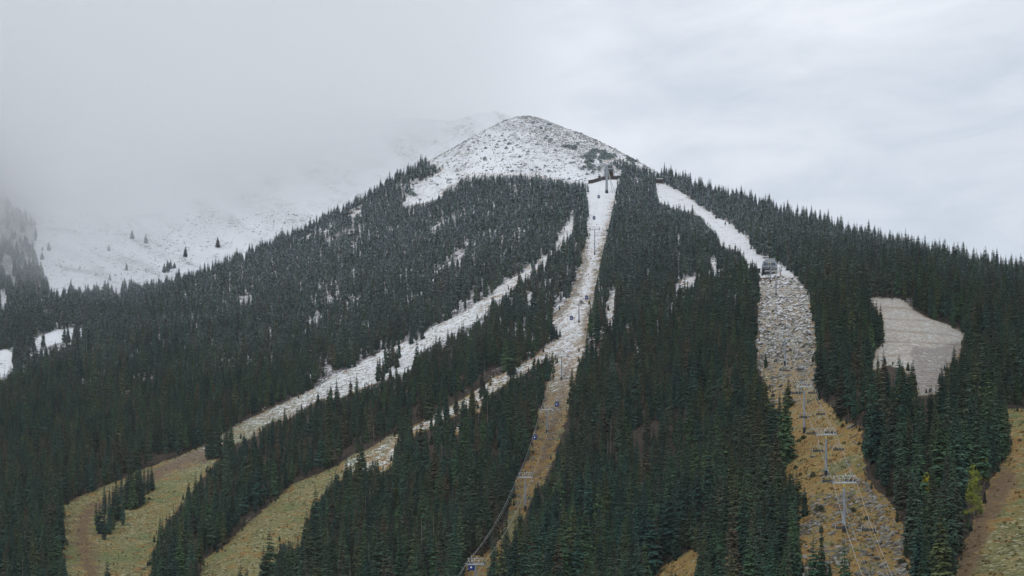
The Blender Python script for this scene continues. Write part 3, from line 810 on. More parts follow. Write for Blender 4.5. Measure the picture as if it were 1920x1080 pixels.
rocks = [rock_mb(k).mesh('rock_mesh', ROCK) for k in range(6)]
def scat_rocks(name, label, seed, n, sampler, smin, smax, pw=2.5):
    r = np.random.default_rng(seed); u, v = sampler(r, n)
    X, Y, Z = surf(u, v); m_ = len(u); s = smin + (smax - smin) * r.random(m_) ** pw
    scatter_object(name, np.stack([X, Y, Z + s * .08], -1), np.stack([r.uniform(-.4, .4, m_), r.uniform(-.4, .4, m_), r.uniform(0, 6.28, m_)], -1), np.stack([s * 1.2, s, s], -1), r.integers(0, 6, m_), rocks, label, 'rocks')
def samp_scree(r, n):
    u = r.uniform(1400, 1540, n); v = r.uniform(515, 760, n); k = inpoly(u, v, RUN_E) & (r.random(n) < .15 + .85 * sst(760, 640, v)) & (r.random(n) < .25 + .75 * (fbm(u / 9, v / 9, 121, 2) > .42)); return u[k], v[k]
scat_rocks('upper_scree', 'snow dusted grey scree below the chairlift top station', 31, 7500, samp_scree, .35, 3.0, 3.0)
RLN = [[(1500,1085),(1545,1060),(1580,1040)], [(1618,905),(1640,945),(1665,990),(1700,1060)], [(1555,935),(1590,932)], [(1545,960),(1520,990),(1500,1000)], [(1660,1010),(1690,1020)], [(1625,1080),(1700,1075)], [(1580,960),(1600,985)], [(1610,940),(1640,950)]]
def samp_low(r, n):
    u = r.uniform(1480, 1715, n); v = r.uniform(830, 1110, n)
    d = np.min([polydist(u, v, l) for l in RLN], 0)
    k = inpoly(u, v, RUN_E) & (r.random(n) < .75 * np.exp(-(d / 12) ** 2) * sst(.40, .58, fbm(u / 7, v / 7, 171, 3)) + .09 * (v > 925) + .02); return u[k], v[k]
scat_rocks('lower_scree', 'loose grey boulders strewn over the brown slope under the chairlift', 32, 12000, samp_low, .22, 1.9, 3.4)
def samp_gond(r, n):
    u = r.uniform(960, 1160, n); v = r.uniform(420, 960, n); k = inpoly(u, v, RUN_C) & (fbm(u / 8, v / 8, 131, 2) > .5); return u[k], v[k]
scat_rocks('run_stones', 'scattered stones on the steep run under the gondola', 33, 9000, samp_gond, .3, 1.5)
def samp_alp(r, n):
    u = r.uniform(760, 1245, n); v = r.uniform(215, 345, n)
    k = inpoly(u, v, ALP) & (v > skyline(u)) & (r.random(n) < .25 + .75 * np.exp(-(polydist(u, v, [(1000,230),(1060,250),(1110,275),(1150,300)]) / 30) ** 2)) & (fbm(u / 10, v / 6, 141, 2) > .40); return u[k], v[k]
scat_rocks('summit_rocks', 'dark stones poking through the snow on the summit', 34, 26000, samp_alp, .5, 2.2)
def samp_edge(r, n):
    t_ = r.uniform(700, 1245, n); return t_, skyline(t_) + r.uniform(-.3, 2.5, n)
scat_rocks('ridge_rocks', 'small broken rocks along the summit ridge line', 35, 900, samp_edge, .5, 1.8)
br = np.random.default_rng(41); q_u = br.uniform(-60, 640, 26000); q_v = br.uniform(400, 570, 26000)
q_k = (fbm((q_u + q_v * .8) / 10, (q_v - q_u * .4) / 22, 211, 3) > .50) & (br.random(26000) < .42) & inpoly(q_u, q_v, BCLEAR[2]) ; q_u = q_u[q_k]; q_v = q_v[q_k]
q_x, q_y, q_z = surfB(q_u, q_v); q_n = len(q_u); q_s = .7 + 2.4 * br.random(q_n) ** 4
scatter_object('bowl_stones', np.stack([q_x, q_y, q_z], -1), rotz(br.uniform(0, 6.28, q_n)), np.stack([q_s * 1.3, q_s, q_s * .6], -1), br.integers(0, 6, q_n), rocks, 'stones and rock streaks showing through the snow of the far bowl', 'rocks')
TUS = foliage_material('dry_tussock', [(0, (.24, .15, .05)), (.4, (.34, .25, .10)), (.7, (.17, .15, .06)), (1, (.40, .32, .17))], snowy=False)
def tuft(seed):
    r = random.Random(seed); mb = MB()
    for q in range(26):
        a = r.uniform(0, 6.28); b_ = Vector((math.cos(a), math.sin(a), 0)) * r.uniform(0, .3); tp_ = b_ * 2.2 + Vector((0, 0, r.uniform(.3, .9))); w_ = Vector((-math.sin(a), math.cos(a), 0)) * .09
        mb.face([b_ - w_, b_ + w_, tp_])
    return mb.mesh('tussock_mesh', TUS)
tufts = [tuft(k) for k in range(4)]
g_u = br.uniform(110, 1960, 60000); g_v = br.uniform(700, 1100, 60000)
g_k = (inpoly(g_u, g_v, RUN_A) | inpoly(g_u, g_v, RUN_B) | inpoly(g_u, g_v, RUN_E) | inpoly(g_u, g_v, RUN_G) | inpoly(g_u, g_v, RUN_C) | inpoly(g_u, g_v, RUN_H)) & (fbm(g_u / 9, g_v / 6, 221, 3) > .52) & (br.random(60000) < np.where(g_u > 1750, .25, .55))
g_u, g_v = g_u[g_k], g_v[g_k]; g_x, g_y, g_z = surf(g_u, g_v); g_n = len(g_u); g_s = .3 + .6 * br.random(g_n) ** 1.6
scatter_object('grass_tussocks', np.stack([g_x, g_y, g_z - .05], -1), rotz(br.uniform(0, 6.28, g_n)), np.stack([g_s * 1.2, g_s * 1.2, g_s], -1), br.integers(0, 4, g_n), tufts, 'dry ochre grass tussocks over the open ski runs', 'grass')
e_u = br.uniform(110, 1960, 90000); e_v = br.uniform(400, 1100, 90000); e_o = in_open(e_u, e_v); e_u, e_v = e_u[e_o], e_v[e_o]
e_n = np.zeros(len(e_u)); 
for dx_, dy_ in ((-7, 0), (7, 0), (0, -5), (0, 6)): e_n += ~in_open(e_u + dx_, e_v + dy_)
e_k = (e_n > 0) & (br.random(len(e_u)) < .16) & (e_v > 345); e_u, e_v = e_u[e_k], e_v[e_k]; e_x, e_y, e_z = surf(e_u, e_v); e_m = len(e_u); e_h = .6 + 3.2 * br.random(e_m) ** 2.2
scatter_object('edge_saplings', np.stack([e_x, e_y, e_z - .1], -1), rotz(br.uniform(0, 6.28, e_m)), np.stack([e_h * 1.5, e_h * 1.5, e_h], -1), br.choice([0, 2, 6], e_m), joins, 'young conifers and brush along the forest edges of the runs', 'saplings')
BIG = [(1594,803,15,'big pale boulder beside the trees on the ochre slope'),(1640,1000,12,'long grey boulder right of the lowest chairlift tower foot'),(1539,1012,10,'pale upright boulder left of the lowest chair'),
 (1664,1020,14,'cracked grey boulder at the foot of the right wood'),(1672,1030,11,'slanting boulder just below the cracked one at the foot of the right wood'),(1645,1048,12,'flat pale slab low on the rocky slope under the chairlift'),
 (1626,1078,16,'rounded grey boulder at the bottom edge under the chairlift ropes'),(1689,1075,14,'standing boulder at the bottom edge beside the right wood')]
for k, (u_, v_, p_, lb) in enumerate(BIG):
    x, y, z = [float(q) for q in surf(u_, v_)]; s = p_ * y / F
    o = rock_mb(200 + k, 3).build('boulder', ROCK); o.location = (x, y, z + s * .18); o.scale = (s * 1.15, s, s * .95); o.rotation_euler = (0, 0, k * 1.3)
    tag(o, lb, 'boulder')

# ------------------------------------------------------------------ shrubs, bright trees, logs
def shrub_mb(seed, n=260):
    r = random.Random(seed); mb = MB()
    for k in range(5):
        a = r.uniform(0, 6.28); mb.tube((0, 0, 0), (math.cos(a) * .3, math.sin(a) * .3, r.uniform(.4, .7)), .03, .01, 4, 1)
    for q in range(n):
        a = r.uniform(0, 6.28); e = r.uniform(0, 1); rr = r.uniform(.35, 1) * math.sqrt(1 - e * e * .8)
        c = Vector((math.cos(a) * rr * .8, math.sin(a) * rr * .8, e * .8 * r.uniform(.7, 1.1))); d = Vector((r.uniform(-1, 1), r.uniform(-1, 1), r.uniform(-.2, 1))).normalized() * .20
        s_ = d.orthogonal().normalized() * .09; mb.face([c - s_, c + s_, c + d])
    return mb
SHR = [(1536,958,26,12,'large round olive shrub among rocks left of the lowest chairlift tower'),(1484,833,14,7,'olive shrub at the left edge of the ochre slope'),(1498,828,12,6,'low green shrub beside the second tower foot, left side'),
 (1507,823,14,8,'green shrub just below the third chairlift tower'),(1492,879,10,8,'rounded shrub on the ochre slope below the left wood'),(1501,892,9,7,'brown shrub on the ochre slope, left of the lower chairs'),
 (1524,895,14,12,'russet bush left of the second chairlift tower foot'),(1583,832,8,6,'small green bush right of the second chairlift tower'),(1611,834,9,7,'dark bush at the right edge of the ochre slope'),
 (1580,801,9,8,'dark bush beside the big pale boulder'),(1668,930,18,16,'dark red bare bush at the edge of the right wood'),(1693,562,7,9,'yellow green bush at the top of the grey clearing'),
 (1788,616,11,8,'olive bush at the right edge of the grey clearing'),(1912,827,10,6,'dark low bush on the grass near the right edge'),(1540,999,10,14,'dark green young bush beside the pale boulder'),
 (1600,960,14,10,'ochre bush right of the lowest chairlift tower'),(1625,975,14,9,'yellow ochre bush on the rocks under the ropes'),(1692,1058,20,12,'golden bush at the foot of the right wood'),
 (280,937,9,5,'russet bush at the right end of the grassy run copse'),(1090,570,10,8,'grey scrub beside the gondola run tree edge')]
shm = [shrub_mb(k).mesh('shrub', [SHRUB, BARK]) for k in range(4)]
for k, (u_, v_, w_, h_, lb) in enumerate(SHR):
    x, y, z = [float(q) for q in surf(u_, v_)]
    o = bpy.data.objects.new('shrub', shm[k % 4]); COL.objects.link(o); o.location = (x, y, z - .1); s = y / F; o.scale = (w_ * s * .6, w_ * s * .6, h_ * s * 1.1); o.rotation_euler = (0, 0, k)
    tag(o, lb, 'shrub', 'low bushes on the open slopes')
def leafy_tree(name, u_, v_, p_, wd, m_, lb):
    x, y, z = [float(q) for q in surf(u_, v_)]; h = p_ * y / F; root = empty(name, (x, y, z - .2)); r = random.Random(int(u_))
    t_ = MB(); t_.tube((0, 0, 0), (0, 0, h * .5), .16, .10, 7); t_.tube((0, 0, h * .5), (0, 0, h * .95), .10, .02, 6)
    for k in range(14):
        a = r.uniform(0, 6.28); q = r.uniform(.2, .85); l = h * wd * (1 - q) * 1.1; t_.tube((0, 0, h * q), (math.cos(a) * l, math.sin(a) * l, h * q + l * .7), .04, .01, 4)
    t_.build('trunk', DEAD, root)
    c_ = MB()
    cl = [(r.uniform(0, 6.28), r.uniform(.12, .97)) for _ in range(46)]
    for q in range(3400):
        a, f = r.choice(cl); rad = h * wd * (1.05 - f) ** .8 * r.uniform(.6, 1.0)
        p = Vector((math.cos(a) * rad, math.sin(a) * rad, h * f)) + Vector((r.gauss(0, 1), r.gauss(0, 1), r.gauss(0, .8))) * h * .028
        d = Vector((r.uniform(-1, 1), r.uniform(-1, 1), r.uniform(-.6, .8))).normalized() * .24; s_ = d.orthogonal().normalized() * .12
        c_.face([p - s_, p + s_, p + d])
    c_.build('crown', m_, root); tag(root, lb, 'tree'); return root
leafy_tree('aspen_tree', 1826, 972, 104, .17, ASPEN, 'yellow green tree glowing at the right edge of the lower right wood')
leafy_tree('aspen_tree', 1736, 925, 40, .32, YELLOW, 'bright yellow treetop peeking out of the lower right wood')
leafy_tree('aspen_tree', 1846, 908, 60, .12, ASPEN, 'small pale green tree behind the yellow green tree by the grass')
# fallen logs
LOGS = [(1592,823,1610,815,'long fallen log reaching from the ochre slope into the right wood'),(1588,868,1594,865,'pale pipe-like log lying on the bright green patch'),(1597,808,1608,798,'grey fallen log behind the big pale boulder'),
 (205,897,225,890,'fallen grey log under the tree edge above the left copse'),(178,1004,190,1003,'dark fallen log left of the copse foot'),(300,1010,312,1003,'pale fallen log at the left edge of the middle copse'),
 (315,1012,320,1038,'pale log lying steeply among the middle trees'),(405,1028,414,1020,'bleached log above the lower left grass run'),(264,1068,276,1064,'dark log at the bottom of the left grassy run'),
 (512,928,524,926,'bleached white log at the top edge of the lower grass run'),(460,980,470,972,'fallen grey log at the tree edge above the lower grass run'),(1600,828,1608,835,'dark fallen log at the edge of the right wood')]
for k, (u0, v0, u1, v1, lb) in enumerate(LOGS):
    a = Vector([float(q) for q in surf(u0, v0)]); b = Vector([float(q) for q in surf(u1, v1)])
    if (b - a).length > 15: b = a + (b - a).normalized() * 15
    mb = MB(); up = Vector((0, 0, .25)); d = (b - a) 
    if 'pipe' in lb: up = Vector((0, 0, .35))
    mb.tube((0, 0, .25), d + up, .24, .14, 7); r = random.Random(k)
    for q in range(5):
        f = r.uniform(.2, .95); s0 = d * f + up; mb.tube(s0, s0 + Vector((r.uniform(-.8, .8), r.uniform(-.8, .8), r.uniform(.1, .8))), .05, .02, 4)
    o = mb.build('fallen_log', DEAD); o.location = a; tag(o, lb, 'log', 'fallen logs at the forest edges')

# ------------------------------------------------------------------ lift hardware
GALV = mat('galvanised_steel', (.27, .30, .335), .5, .3, .18, 1.5)
GALVL = mat('pale_steel', (.46, .49, .52), .5, .2, .10, 1.5)
BLACK = mat('black_sleeve', (.018, .018, .022), .6)
YEL = mat('yellow_band', (.62, .46, .05), .6)
DARKM = mat('dark_metal', (.06, .065, .075), .5, .3)
ROPE = mat('steel_rope', (.36, .36, .35), .5, .3)
BLUE = mat('blue_paint', (.012, .035, .20), .35, noise=.1)
GLASS = mat('tinted_glass', (.05, .075, .13), .15)
WHITE = mat('white_paint', (.72, .72, .72), .5)
RUST = mat('rust_brown', (.22, .09, .04), .8, noise=.3)
WOODD = mat('dark_boards', (.050, .036, .036), .85, noise=.4, nscale=2)
SEAT = mat('seat_pad', (.045, .05, .055), .7)
SNOWM = mat('roof_snow', (.78, .80, .84), .9, noise=.04)
CONC = mat('pale_concrete', (.36, .34, .31), .85, noise=.15)
SHELL = mat('grey_shell', (.40, .43, .47), .45, .1, .08)

def tower(loc, rz, H, arm, label, kind='chair', lean=0.0):
    root = empty('lift_tower', loc, rz); g = 'gondola line towers' if kind == 'gondola' else 'chairlift towers'
    tag(root, label, 'lift tower', g)
    r = .42
    sh = min(1.9, H * .13)
    mb = MB(); mb.tube((0, 0, sh), (0, 0, H * .45), r, r * .86, 16); mb.tube((0, 0, H * .45), (0, 0, H - .2), r * .80, r * .62, 16)
    mb.tube((0, 0, H * .445), (0, 0, H * .455), r * 1.02, r * 1.02, 16)
    mb.build('pole', GALV, root)
    mb = MB(); mb.tube((0, 0, -1.2), (0, 0, sh), r * 1.25, r * 1.2, 16); mb.build('base_sleeve', BLACK, root)
    if kind == 'chair':
        mb = MB(); mb.tube((0, 0, H - 1.15), (0, 0, H - .35), r * .74, r * .72, 16); mb.build('yellow_band', YEL, root)
    mb = MB(); mb.box((0, 0, H), (arm, .38, .36)); mb.box((0, 0, H), (.9, .6, .5)); mb.build('crossarm', GALVL, root)
    # lifting frame above the arm
    fh = 1.75; mb = MB(); e = arm / 2
    for s in (-1, 1):
        mb.tube((s * (e - .75), 0, H + .15), (s * (e - .15), 0, H + fh), .085, .085, 6)
        mb.tube((s * .2, 0, H + .15), (s * (e - .95), 0, H + fh * .82), .04, .04, 5)
        mb.tube((s * (e - 1.7), 0, H + .15), (s * (e - 1.45), 0, H + fh), .06, .06, 5)
    mb.tube((-e - .1, 0, H + fh), (e + .1, 0, H + fh), .06, .06, 6)
    mb.tube((-e * .5, 0, H + fh * .62), (e * .5, 0, H + fh * .62), .05, .05, 5)
    mb.build('lifting_frame', GALVL, root)
    for s in (-1, 1):
        sx = MB(); x = s * (e + .12)
        sx.box((x, 0, H + .30), (.14, 4.4, .20)); sx.box((x, 0, H + .02), (.5, .4, .6)); sx.box((x + s * .32, 0, H + .12), (.5, 4.2, .05))
        tr = sx.build('sheave_train', GALVL, root)
        wm = MB()
        for q in range(8): wm.tube((x - .07, -1.95 + q * .557, H + .48), (x + .07, -1.95 + q * .557, H + .48), .25, .25, 10)
        wm.build('sheave_wheels', DARKM, tr)
    ld = MB()
    for s in (-.2, .2): ld.tube((s, -r - .14, sh), (s, -r * .8 - .1, H), .022, .022, 4)
    q = sh + .3
    while q < H - .3: ld.tube((-.2, -r - .12, q), (.2, -r - .12, q), .016, .016, 4); q += .5
    ld.build('ladder', GALV, root)
    lm = MB(); lm.box((.35, 0, H + fh + .28), (.22, .22, .5)); lm.box((-.3, 0, H + fh - .25), (.35, .2, .25)); lm.build('signal_box', WHITE, root)
    return root

def P3(u, v): return Vector([float(q) for q in surf(u, v)])
# chairlift towers: foot (u, v), top row, arm
CT = [(1583,998,905,5.6,'nearest chairlift tower, lowest on the rocky brown slope'),(1549,893,815,5.6,'second chairlift tower from the bottom, on the ochre slope above two chairs'),
      (1508,812,725,5.4,'third chairlift tower from the bottom, standing where ochre grass meets snow'),(1472,685,627,5.4,'chairlift tower standing alone in the middle of the snowy scree'),
      (1455,556,508,5.2,'slim chairlift tower right in front of the rounded top station'),(1444.5,530,492,5.2,'short chairlift tower touching the rounded top station')]
feet = [P3(a[0], a[1]) for a in CT]
drc = (feet[4] - feet[0]); rzc = math.atan2(-drc.x, drc.y)
ctops = []
for a, f_ in zip(CT, feet):
    H = (a[1] - a[2]) * f_.y / F
    tower(f_, rzc, H, a[3], a[4]); ctops.append((f_ + Vector((0, 0, H + .74)), a[3] / 2 + .12))
GT = [(892,1132,1058,4.9,'nearest gondola tower, its head and one cabin rising over the bottom edge'),(985,957,895,5.4,'gondola tower on the narrow ochre strip between the lower woods'),(1026,812,768,5.8,'gondola tower with dark foot just below a blue cabin'),
      (1053,713,668,5.8,'gondola tower halfway up the run beside the small spruce clump'),(1085.5,605,570,5.6,'gondola tower with a cabin at its left foot where the snow begins'),(1115,478,430,6.4,'tall slim gondola tower high on the white run')]
gfeet = [P3(a[0], a[1]) for a in GT]
drg = gfeet[5] - gfeet[1]; rzg = math.atan2(-drg.x, drg.y)
gtops = []
for a, f_ in zip(GT, gfeet):
    H = (a[1] - a[2]) * f_.y / F
    tower(f_, rzg, H, a[3], a[4], 'gondola'); gtops.append((f_ + Vector((0, 0, H + .74)), a[3] / 2 + .12))

def rope_pts(tops, rz, side, sagk=.018, n=22):
    out = []
    dx = Vector((math.cos(rz), math.sin(rz), 0))
    P = [t_[0] + dx * (side * t_[1]) for t_ in tops]
    for a, b in zip(P[:-1], P[1:]):
        L_ = (b - a).length; sg = min(L_ * sagk, 7)
        for k in range(n): f = k / n; out.append(a.lerp(b, f) - Vector((0, 0, 4 * sg * f * (1 - f))))
    out.append(P[-1]); return out
# ropes run on below the picture to the valley and up to the stations
def extend(tops, back, station):
    t0 = tops[0][0]; d = (tops[0][0] - tops[1][0]); d = d / d.y * (-back)
    lo = Vector((t0.x + d.x, t0.y - back, max(t0.z + d.z, -4)))
    return [(lo, tops[0][1])] + tops + [(station, tops[-1][1] * .8)]
stC = P3(1443, 516) + Vector((0, 10, 5.0)); 
gfoot7 = P3(1137.5, 362); H7 = (362 - 308) * gfoot7.y / F
ctopsx = extend(ctops, 120, stC)
gtopsx = extend(gtops, 170, gfoot7 + Vector((0, 0, H7))) 
def rope_obj(name, tops, rz, rad, label, sides=(-1, 1), dz=0.0, cat='cable', sk=.018):
    mb = MB()
    for s in sides: mb.path([p + Vector((0, 0, dz)) for p in rope_pts(tops, rz, s, sk)], rad)
    o = mb.build(name, ROPE); tag(o, label, cat); return o
rope_obj('haul_rope', ctopsx, rzc, .045, 'pale chairlift haul rope running over the ochre slope past the towers')
rope_obj('haul_rope', gtopsx, rzg, .045, 'gondola haul rope sagging beside the lower wood up the white run')
rope_obj('signal_cable', ctopsx, rzc, .022, 'thin signal cables strung above the chairlift between tower frames', (-.62, .62), .9)
rope_obj('signal_cable', gtopsx, rzg, .024, 'thin signal cable strung above the gondola haul rope', (-.7,), .95, sk=.022)

def on_rope(tops, rz, side, vt, drop, near=None):
    best = None
    for p in rope_pts(tops, rz, side, n=60):
        u_, v_ = project(p.x, p.y, p.z - drop)
        e = abs(v_ - vt) + (0 if near is None else .35 * abs(u_ - near))
        if best is None or e < best[0]: best = (e, p)
    return best[1]
# chairs
def chair(p, rz, label, covered=False):
    root = empty('lift_chair', p, rz); tag(root, label, 'chair', 'chairs hanging on the chairlift')
    W = 3.1; D_ = 3.0
    mb = MB(); mb.tube((0, 0, .05), (0, .15, -D_ + 1.3), .05, .05, 6); mb.box((0, 0, 0), (.18, .5, .22)); mb.build('hanger', GALVL, root)
    mb = MB(); z1 = -D_ + 1.25
    mb.tube((-W / 2, .1, z1), (W / 2, .1, z1), .05, .05, 6)
    for s in (-1, 1):
        mb.tube((s * W / 2, .1, z1), (s * (W / 2 + .04), .1, -D_ - .15), .05, .05, 6); mb.tube((s * (W / 2 + .04), .1, -D_ - .15), (s * (W / 2 + .04), -.5, -D_ - .2), .05, .05, 6)
    mb.tube((-W * .28, .1, z1), (-W * .22, -.1, z1 + .38), .03, .03, 5); mb.tube((W * .28, .1, z1), (W * .22, -.1, z1 + .38), .03, .03, 5)
    mb.tube((-W * .22, -.1, z1 + .38), (W * .22, -.1, z1 + .38), .03, .03, 5); mb.build('frame', GALVL, root)
    for k in range(6):
        x = -W / 2 + (k + .5) * W / 6
        mb = MB(); mb.box((x, -.22, -D_ - .12), (W / 6 - .05, .55, .13)); mb.build('seat', SEAT, root)
        mb = MB(); mb.box((x, .12, -D_ + .22), (W / 6 - .05, .10, .50)); mb.build('backrest', SEAT, root)
    return root
CH = [(-1,847,1534,'left chair of the pair beside the second tower, above the ochre slope'),(1,843,1569,'right chair of the pair beside the second tower, above the ochre slope'),
      (-1,903,1553,'chair hanging at the left end of the nearest tower frame'),(1,902,1591,'chair seen through the right half of the nearest tower frame'),
      (-1,992,1578,'chair hanging in front of the nearest tower foot, closest of all on the left rope'),(1,996,1620,'chair over the boulders right of the nearest tower foot'),
      (-1,814,1520,'chair hanging at the left end of the second tower frame'),(1,811,1549,'chair seen through the second tower frame'),(-1,782,1506,'chair crossing the pole of the third tower'),
      (1,777,1533,'chair right of the third tower above the snow patch'),(-1,738,1494,'chair just left of the third tower head'),(1,738,1516,'chair just right of the third tower head'),
      (-1,696,1474,'far chair left above the snowy ledge of the scree'),(1,694,1497,'far chair right above the snowy ledge of the scree')]
for s, v_, u_, lb in CH:
    p = on_rope(ctopsx, rzc, s, v_, 3.0, u_); chair(p, rzc, lb)
# gondola cabins
def cabin(p, rz, label):
    root = empty('gondola_cabin', p, rz); tag(root, label, 'gondola cabin', 'blue gondola cabins')
    W, Dp, Hh = 2.0, 2.1, 2.2; z0 = -4.1
    mb = MB(); mb.tube((.0, 0, .1), (0, .25, -.9), .06, .06, 6); mb.tube((0, .25, -.9), (0, 0, z0 + Hh), .06, .06, 6); mb.box((0, 0, .05), (.25, .7, .25)); mb.build('hanger', GALVL, root)
    zb_ = z0; mid = z0 + Hh * .48
    mb = MB(); o1 = [(-W * .42, zb_), (W * .42, zb_), (W * .5, mid), (-W * .5, mid)]; mb.prism(o1, -Dp * .45, Dp * .45)
    b_ = mb.build('body', BLUE, root)
    em = MB(); y = -Dp * .45 - .012
    em.face([(-.34, y, z0 + .62), (.34, y, z0 + .62), (.20, y, z0 + 1.0), (0, y, z0 + 1.22), (-.20, y, z0 + 1.0)]); em.face([(.34, -y, z0 + .62), (-.34, -y, z0 + .62), (-.2, -y, z0 + 1.0), (0, -y, z0 + 1.22), (.2, -y, z0 + 1.0)])
    em.build('emblem', WHITE, b_)
    mb = MB(); mb.prism([(-W * .47, mid), (W * .47, mid), (W * .40, z0 + Hh - .14), (-W * .40, z0 + Hh - .14)], -Dp * .42, Dp * .42); mb.build('window', GLASS, root)
    mb = MB()
    for sx in (-1, 1):
        for sy in (-1, 1): mb.tube((sx * W * .48, sy * Dp * .43, mid), (sx * W * .41, sy * Dp * .42, z0 + Hh - .1), .05, .05, 5)
    mb.build('frame', BLUE, root)
    mb = MB(); mb.prism([(-W * .44, z0 + Hh - .14), (W * .44, z0 + Hh - .14), (W * .36, z0 + Hh + .06), (-W * .36, z0 + Hh + .06)], -Dp * .46, Dp * .46); mb.build('roof', BLUE, root)
    mb = MB(); mb.box((-W * .52, 0, z0 + .45), (.10, .9, .5)); mb.build('ski_rack', WHITE, root)
    return root
GC = [(-1,1063,883,'blue gondola cabin half behind the nearest gondola tower'),(-1,820,1004,'blue gondola cabin at the tree edge below the third tower'),(1,758,1042,'blue gondola cabin hanging right beside the head of the third tower'),
      (-1,597,1071,'blue gondola cabin in front of the dark bushes at mid run'),(1,557,1098,'blue gondola cabin just above the tower where snow begins'),(-1,408,1113,'blue gondola cabin alone on the white upper run'),(-1,370,1134,'highest gondola cabin, right below the top station pylon')]
for s, v_, u_, lb in GC:
    p = on_rope(gtopsx, rzg, s, v_, 3.0, u_); cabin(p, rzg, lb)

# ------------------------------------------------------------------ gondola top station with its pylon, wall and huts
root = empty('station_pylon', gfoot7, rzg); tag(root, 'thick grey pylon with slanting braces below the gondola top station', 'pylon')
mb = MB(); mb.tube((0, 0, 2.2), (0, 0, H7 - 1), 1.15, .95, 14); mb.build('pole', GALV, root)
mb = MB(); mb.tube((0, 0, -2), (0, 0, 2.2), 1.35, 1.25, 14); mb.build('base_sleeve', BLACK, root)
for q in (5.2, 7.2):
    mb = MB(); mb.tube((.6, 1.0, H7 - 3.5), (q, 2.5, -.2), .22, .22, 8); mb.build('brace', GALVL, root)
mb = MB(); mb.box((0, 0, H7 - .8), (7.0, .6, .6)); mb.box((0, 0, H7 + .9), (6.4, .3, .25))
for s in (-1, 1): mb.tube((s * 2.2, 0, H7 - .5), (s * 3.2, 0, H7 + .9), .15, .15, 6); mb.box((s * 3.2, 1, H7 - .3), (.4, 7.5, .5))
mb.build('crossarm', GALV, root)
def station_arch(n=14, W=10.0, H_=9.0, wall=.55):
    o = []
    for k in range(n + 1):
        t_ = math.pi * k / n; x = W / 2 * math.cos(t_); z = H_ * .55 + H_ * .45 * math.sin(t_) ; o.append((x, z))
    return o
pb = P3(1142, 333)
root = empty('gondola_station', pb, rzg); tag(root, 'tall open fronted gondola top station above the curved dark wall', 'station')
W_, H_ = 9.2, 11.0
for s in (-1, 1):
    mb = MB(); mb.prism([(s * W_ * .5, 0), (s * (W_ * .5 - .7), 0), (s * (W_ * .5 - 1.2), H_ * .62), (s * (W_ * .5 - .4), H_ * .62)], -3, 9); mb.build('side_wall', SHELL, root)
mb = MB(); mb.prism([(-W_ * .5 - .1, H_ * .60), (W_ * .5 + .1, H_ * .60), (W_ * .46, H_ * .82), (W_ * .30, H_), (-W_ * .30, H_), (-W_ * .46, H_ * .82)], -4.2, 9.5); mb.build('roof', SHELL, root)
mb = MB(); mb.prism([(-W_ * .36, H_ * .66), (W_ * .36, H_ * .66), (W_ * .30, H_ * .94), (-W_ * .30, H_ * .94)], -4.35, -4.2); mb.build('front_window', DARKM, root)
mb = MB(); mb.box((0, 6, H_ * .3), (W_ - 1.6, .4, H_ * .6)); mb.build('back_wall', CONC, root)
mb = MB()
for q in (.14, .30, .45): mb.box((0, 4.5, H_ * q), (W_ - 1.8, 3, .45))
mb.build('platform', RUST, root)
# wall
wl = [(1103,345),(1112,343.5),(1122,340.5),(1130,338),(1140,337),(1150,337),(1158,337)]
pts = [P3(a, b) for a, b in wl]; mb = MB(); hw = 3.3
for a, b in zip(pts[:-1], pts[1:]):
    o_ = Vector((0, .6, 0)); z1, z2 = Vector((0, 0, hw)), Vector((0, 0, -3))
    mb.face([a + z2, b + z2, b + z1, a + z1]); mb.face([a + z1, b + z1, b + z1 + o_, a + z1 + o_]); mb.face([b + z2 + o_, a + z2 + o_, a + z1 + o_, b + z1 + o_])
mb.face([pts[0] + z2, pts[0] + z1, pts[0] + z1 + o_, pts[0] + z2 + o_]); mb.face([pts[-1] + z2 + o_, pts[-1] + z1 + o_, pts[-1] + z1, pts[-1] + z2])
root = mb.build('retaining_wall', WOODD); tag(root, 'curved dark board retaining wall across the top of the gondola run', 'wall')
mb = MB()
for a in pts[1:-1]: mb.box(a + Vector((0, -.12, hw * .5)), (.25, .2, hw * 1.05))
mb.build('post', DARKM, root)
def hut(u_, v_, w_, d_, h_, label, wallm, roofm, gable=True, rz=0.0, name='hut', mono=0.0):
    p = P3(u_, v_); root = empty(name, p, rz); tag(root, label, 'hut')
    mb = MB(); mb.box((0, 0, h_ * .5 - .5), (w_, d_, h_ + 1)); mb.build('wall', wallm, root)
    mb = MB()
    if gable: mb.prism([(-w_ * .62, h_ * .95), (w_ * .62, h_ * .95), (0, h_ * 1.45 + .4)], -d_ * .6, d_ * .6)
    else: mb.prism([(-w_ * .56, h_ + .002), (w_ * .56, h_ + mono), (w_ * .56, h_ + .35 + mono), (-w_ * .56, h_ + .35)], -d_ * .6, d_ * .6)
    mb.build('roof', roofm, root)
    mb = MB(); mb.box((w_ * .12, -d_ * .5 - .02, h_ * .42), (.9, .06, min(2.0, h_ * .8))); mb.build('door', DARKM, root)
    mb = MB(); mb.box((-w_ * .25, -d_ * .5 - .02, h_ * .6), (w_ * .22, .06, h_ * .3)); mb.build('window', GLASS, root)
    return root
hut(1124, 335.5, 2.2, 2.2, 2.6, 'small dark hut on the snow left of the gondola top station', DARKM, SNOWM, False, 0, 'hut')
hut(1161, 334, 4.2, 3, 1.9, 'low green box hut right of the gondola top station', mat('green_paint', (.03, .09, .08)), SNOWM, False)
hut(1219, 343, 8.5, 6, 3.2, 'gabled brown hut among trees at the top of the right run', WOODD, mat('shingle_roof', (.13, .115, .105), .9, noise=.3), True)
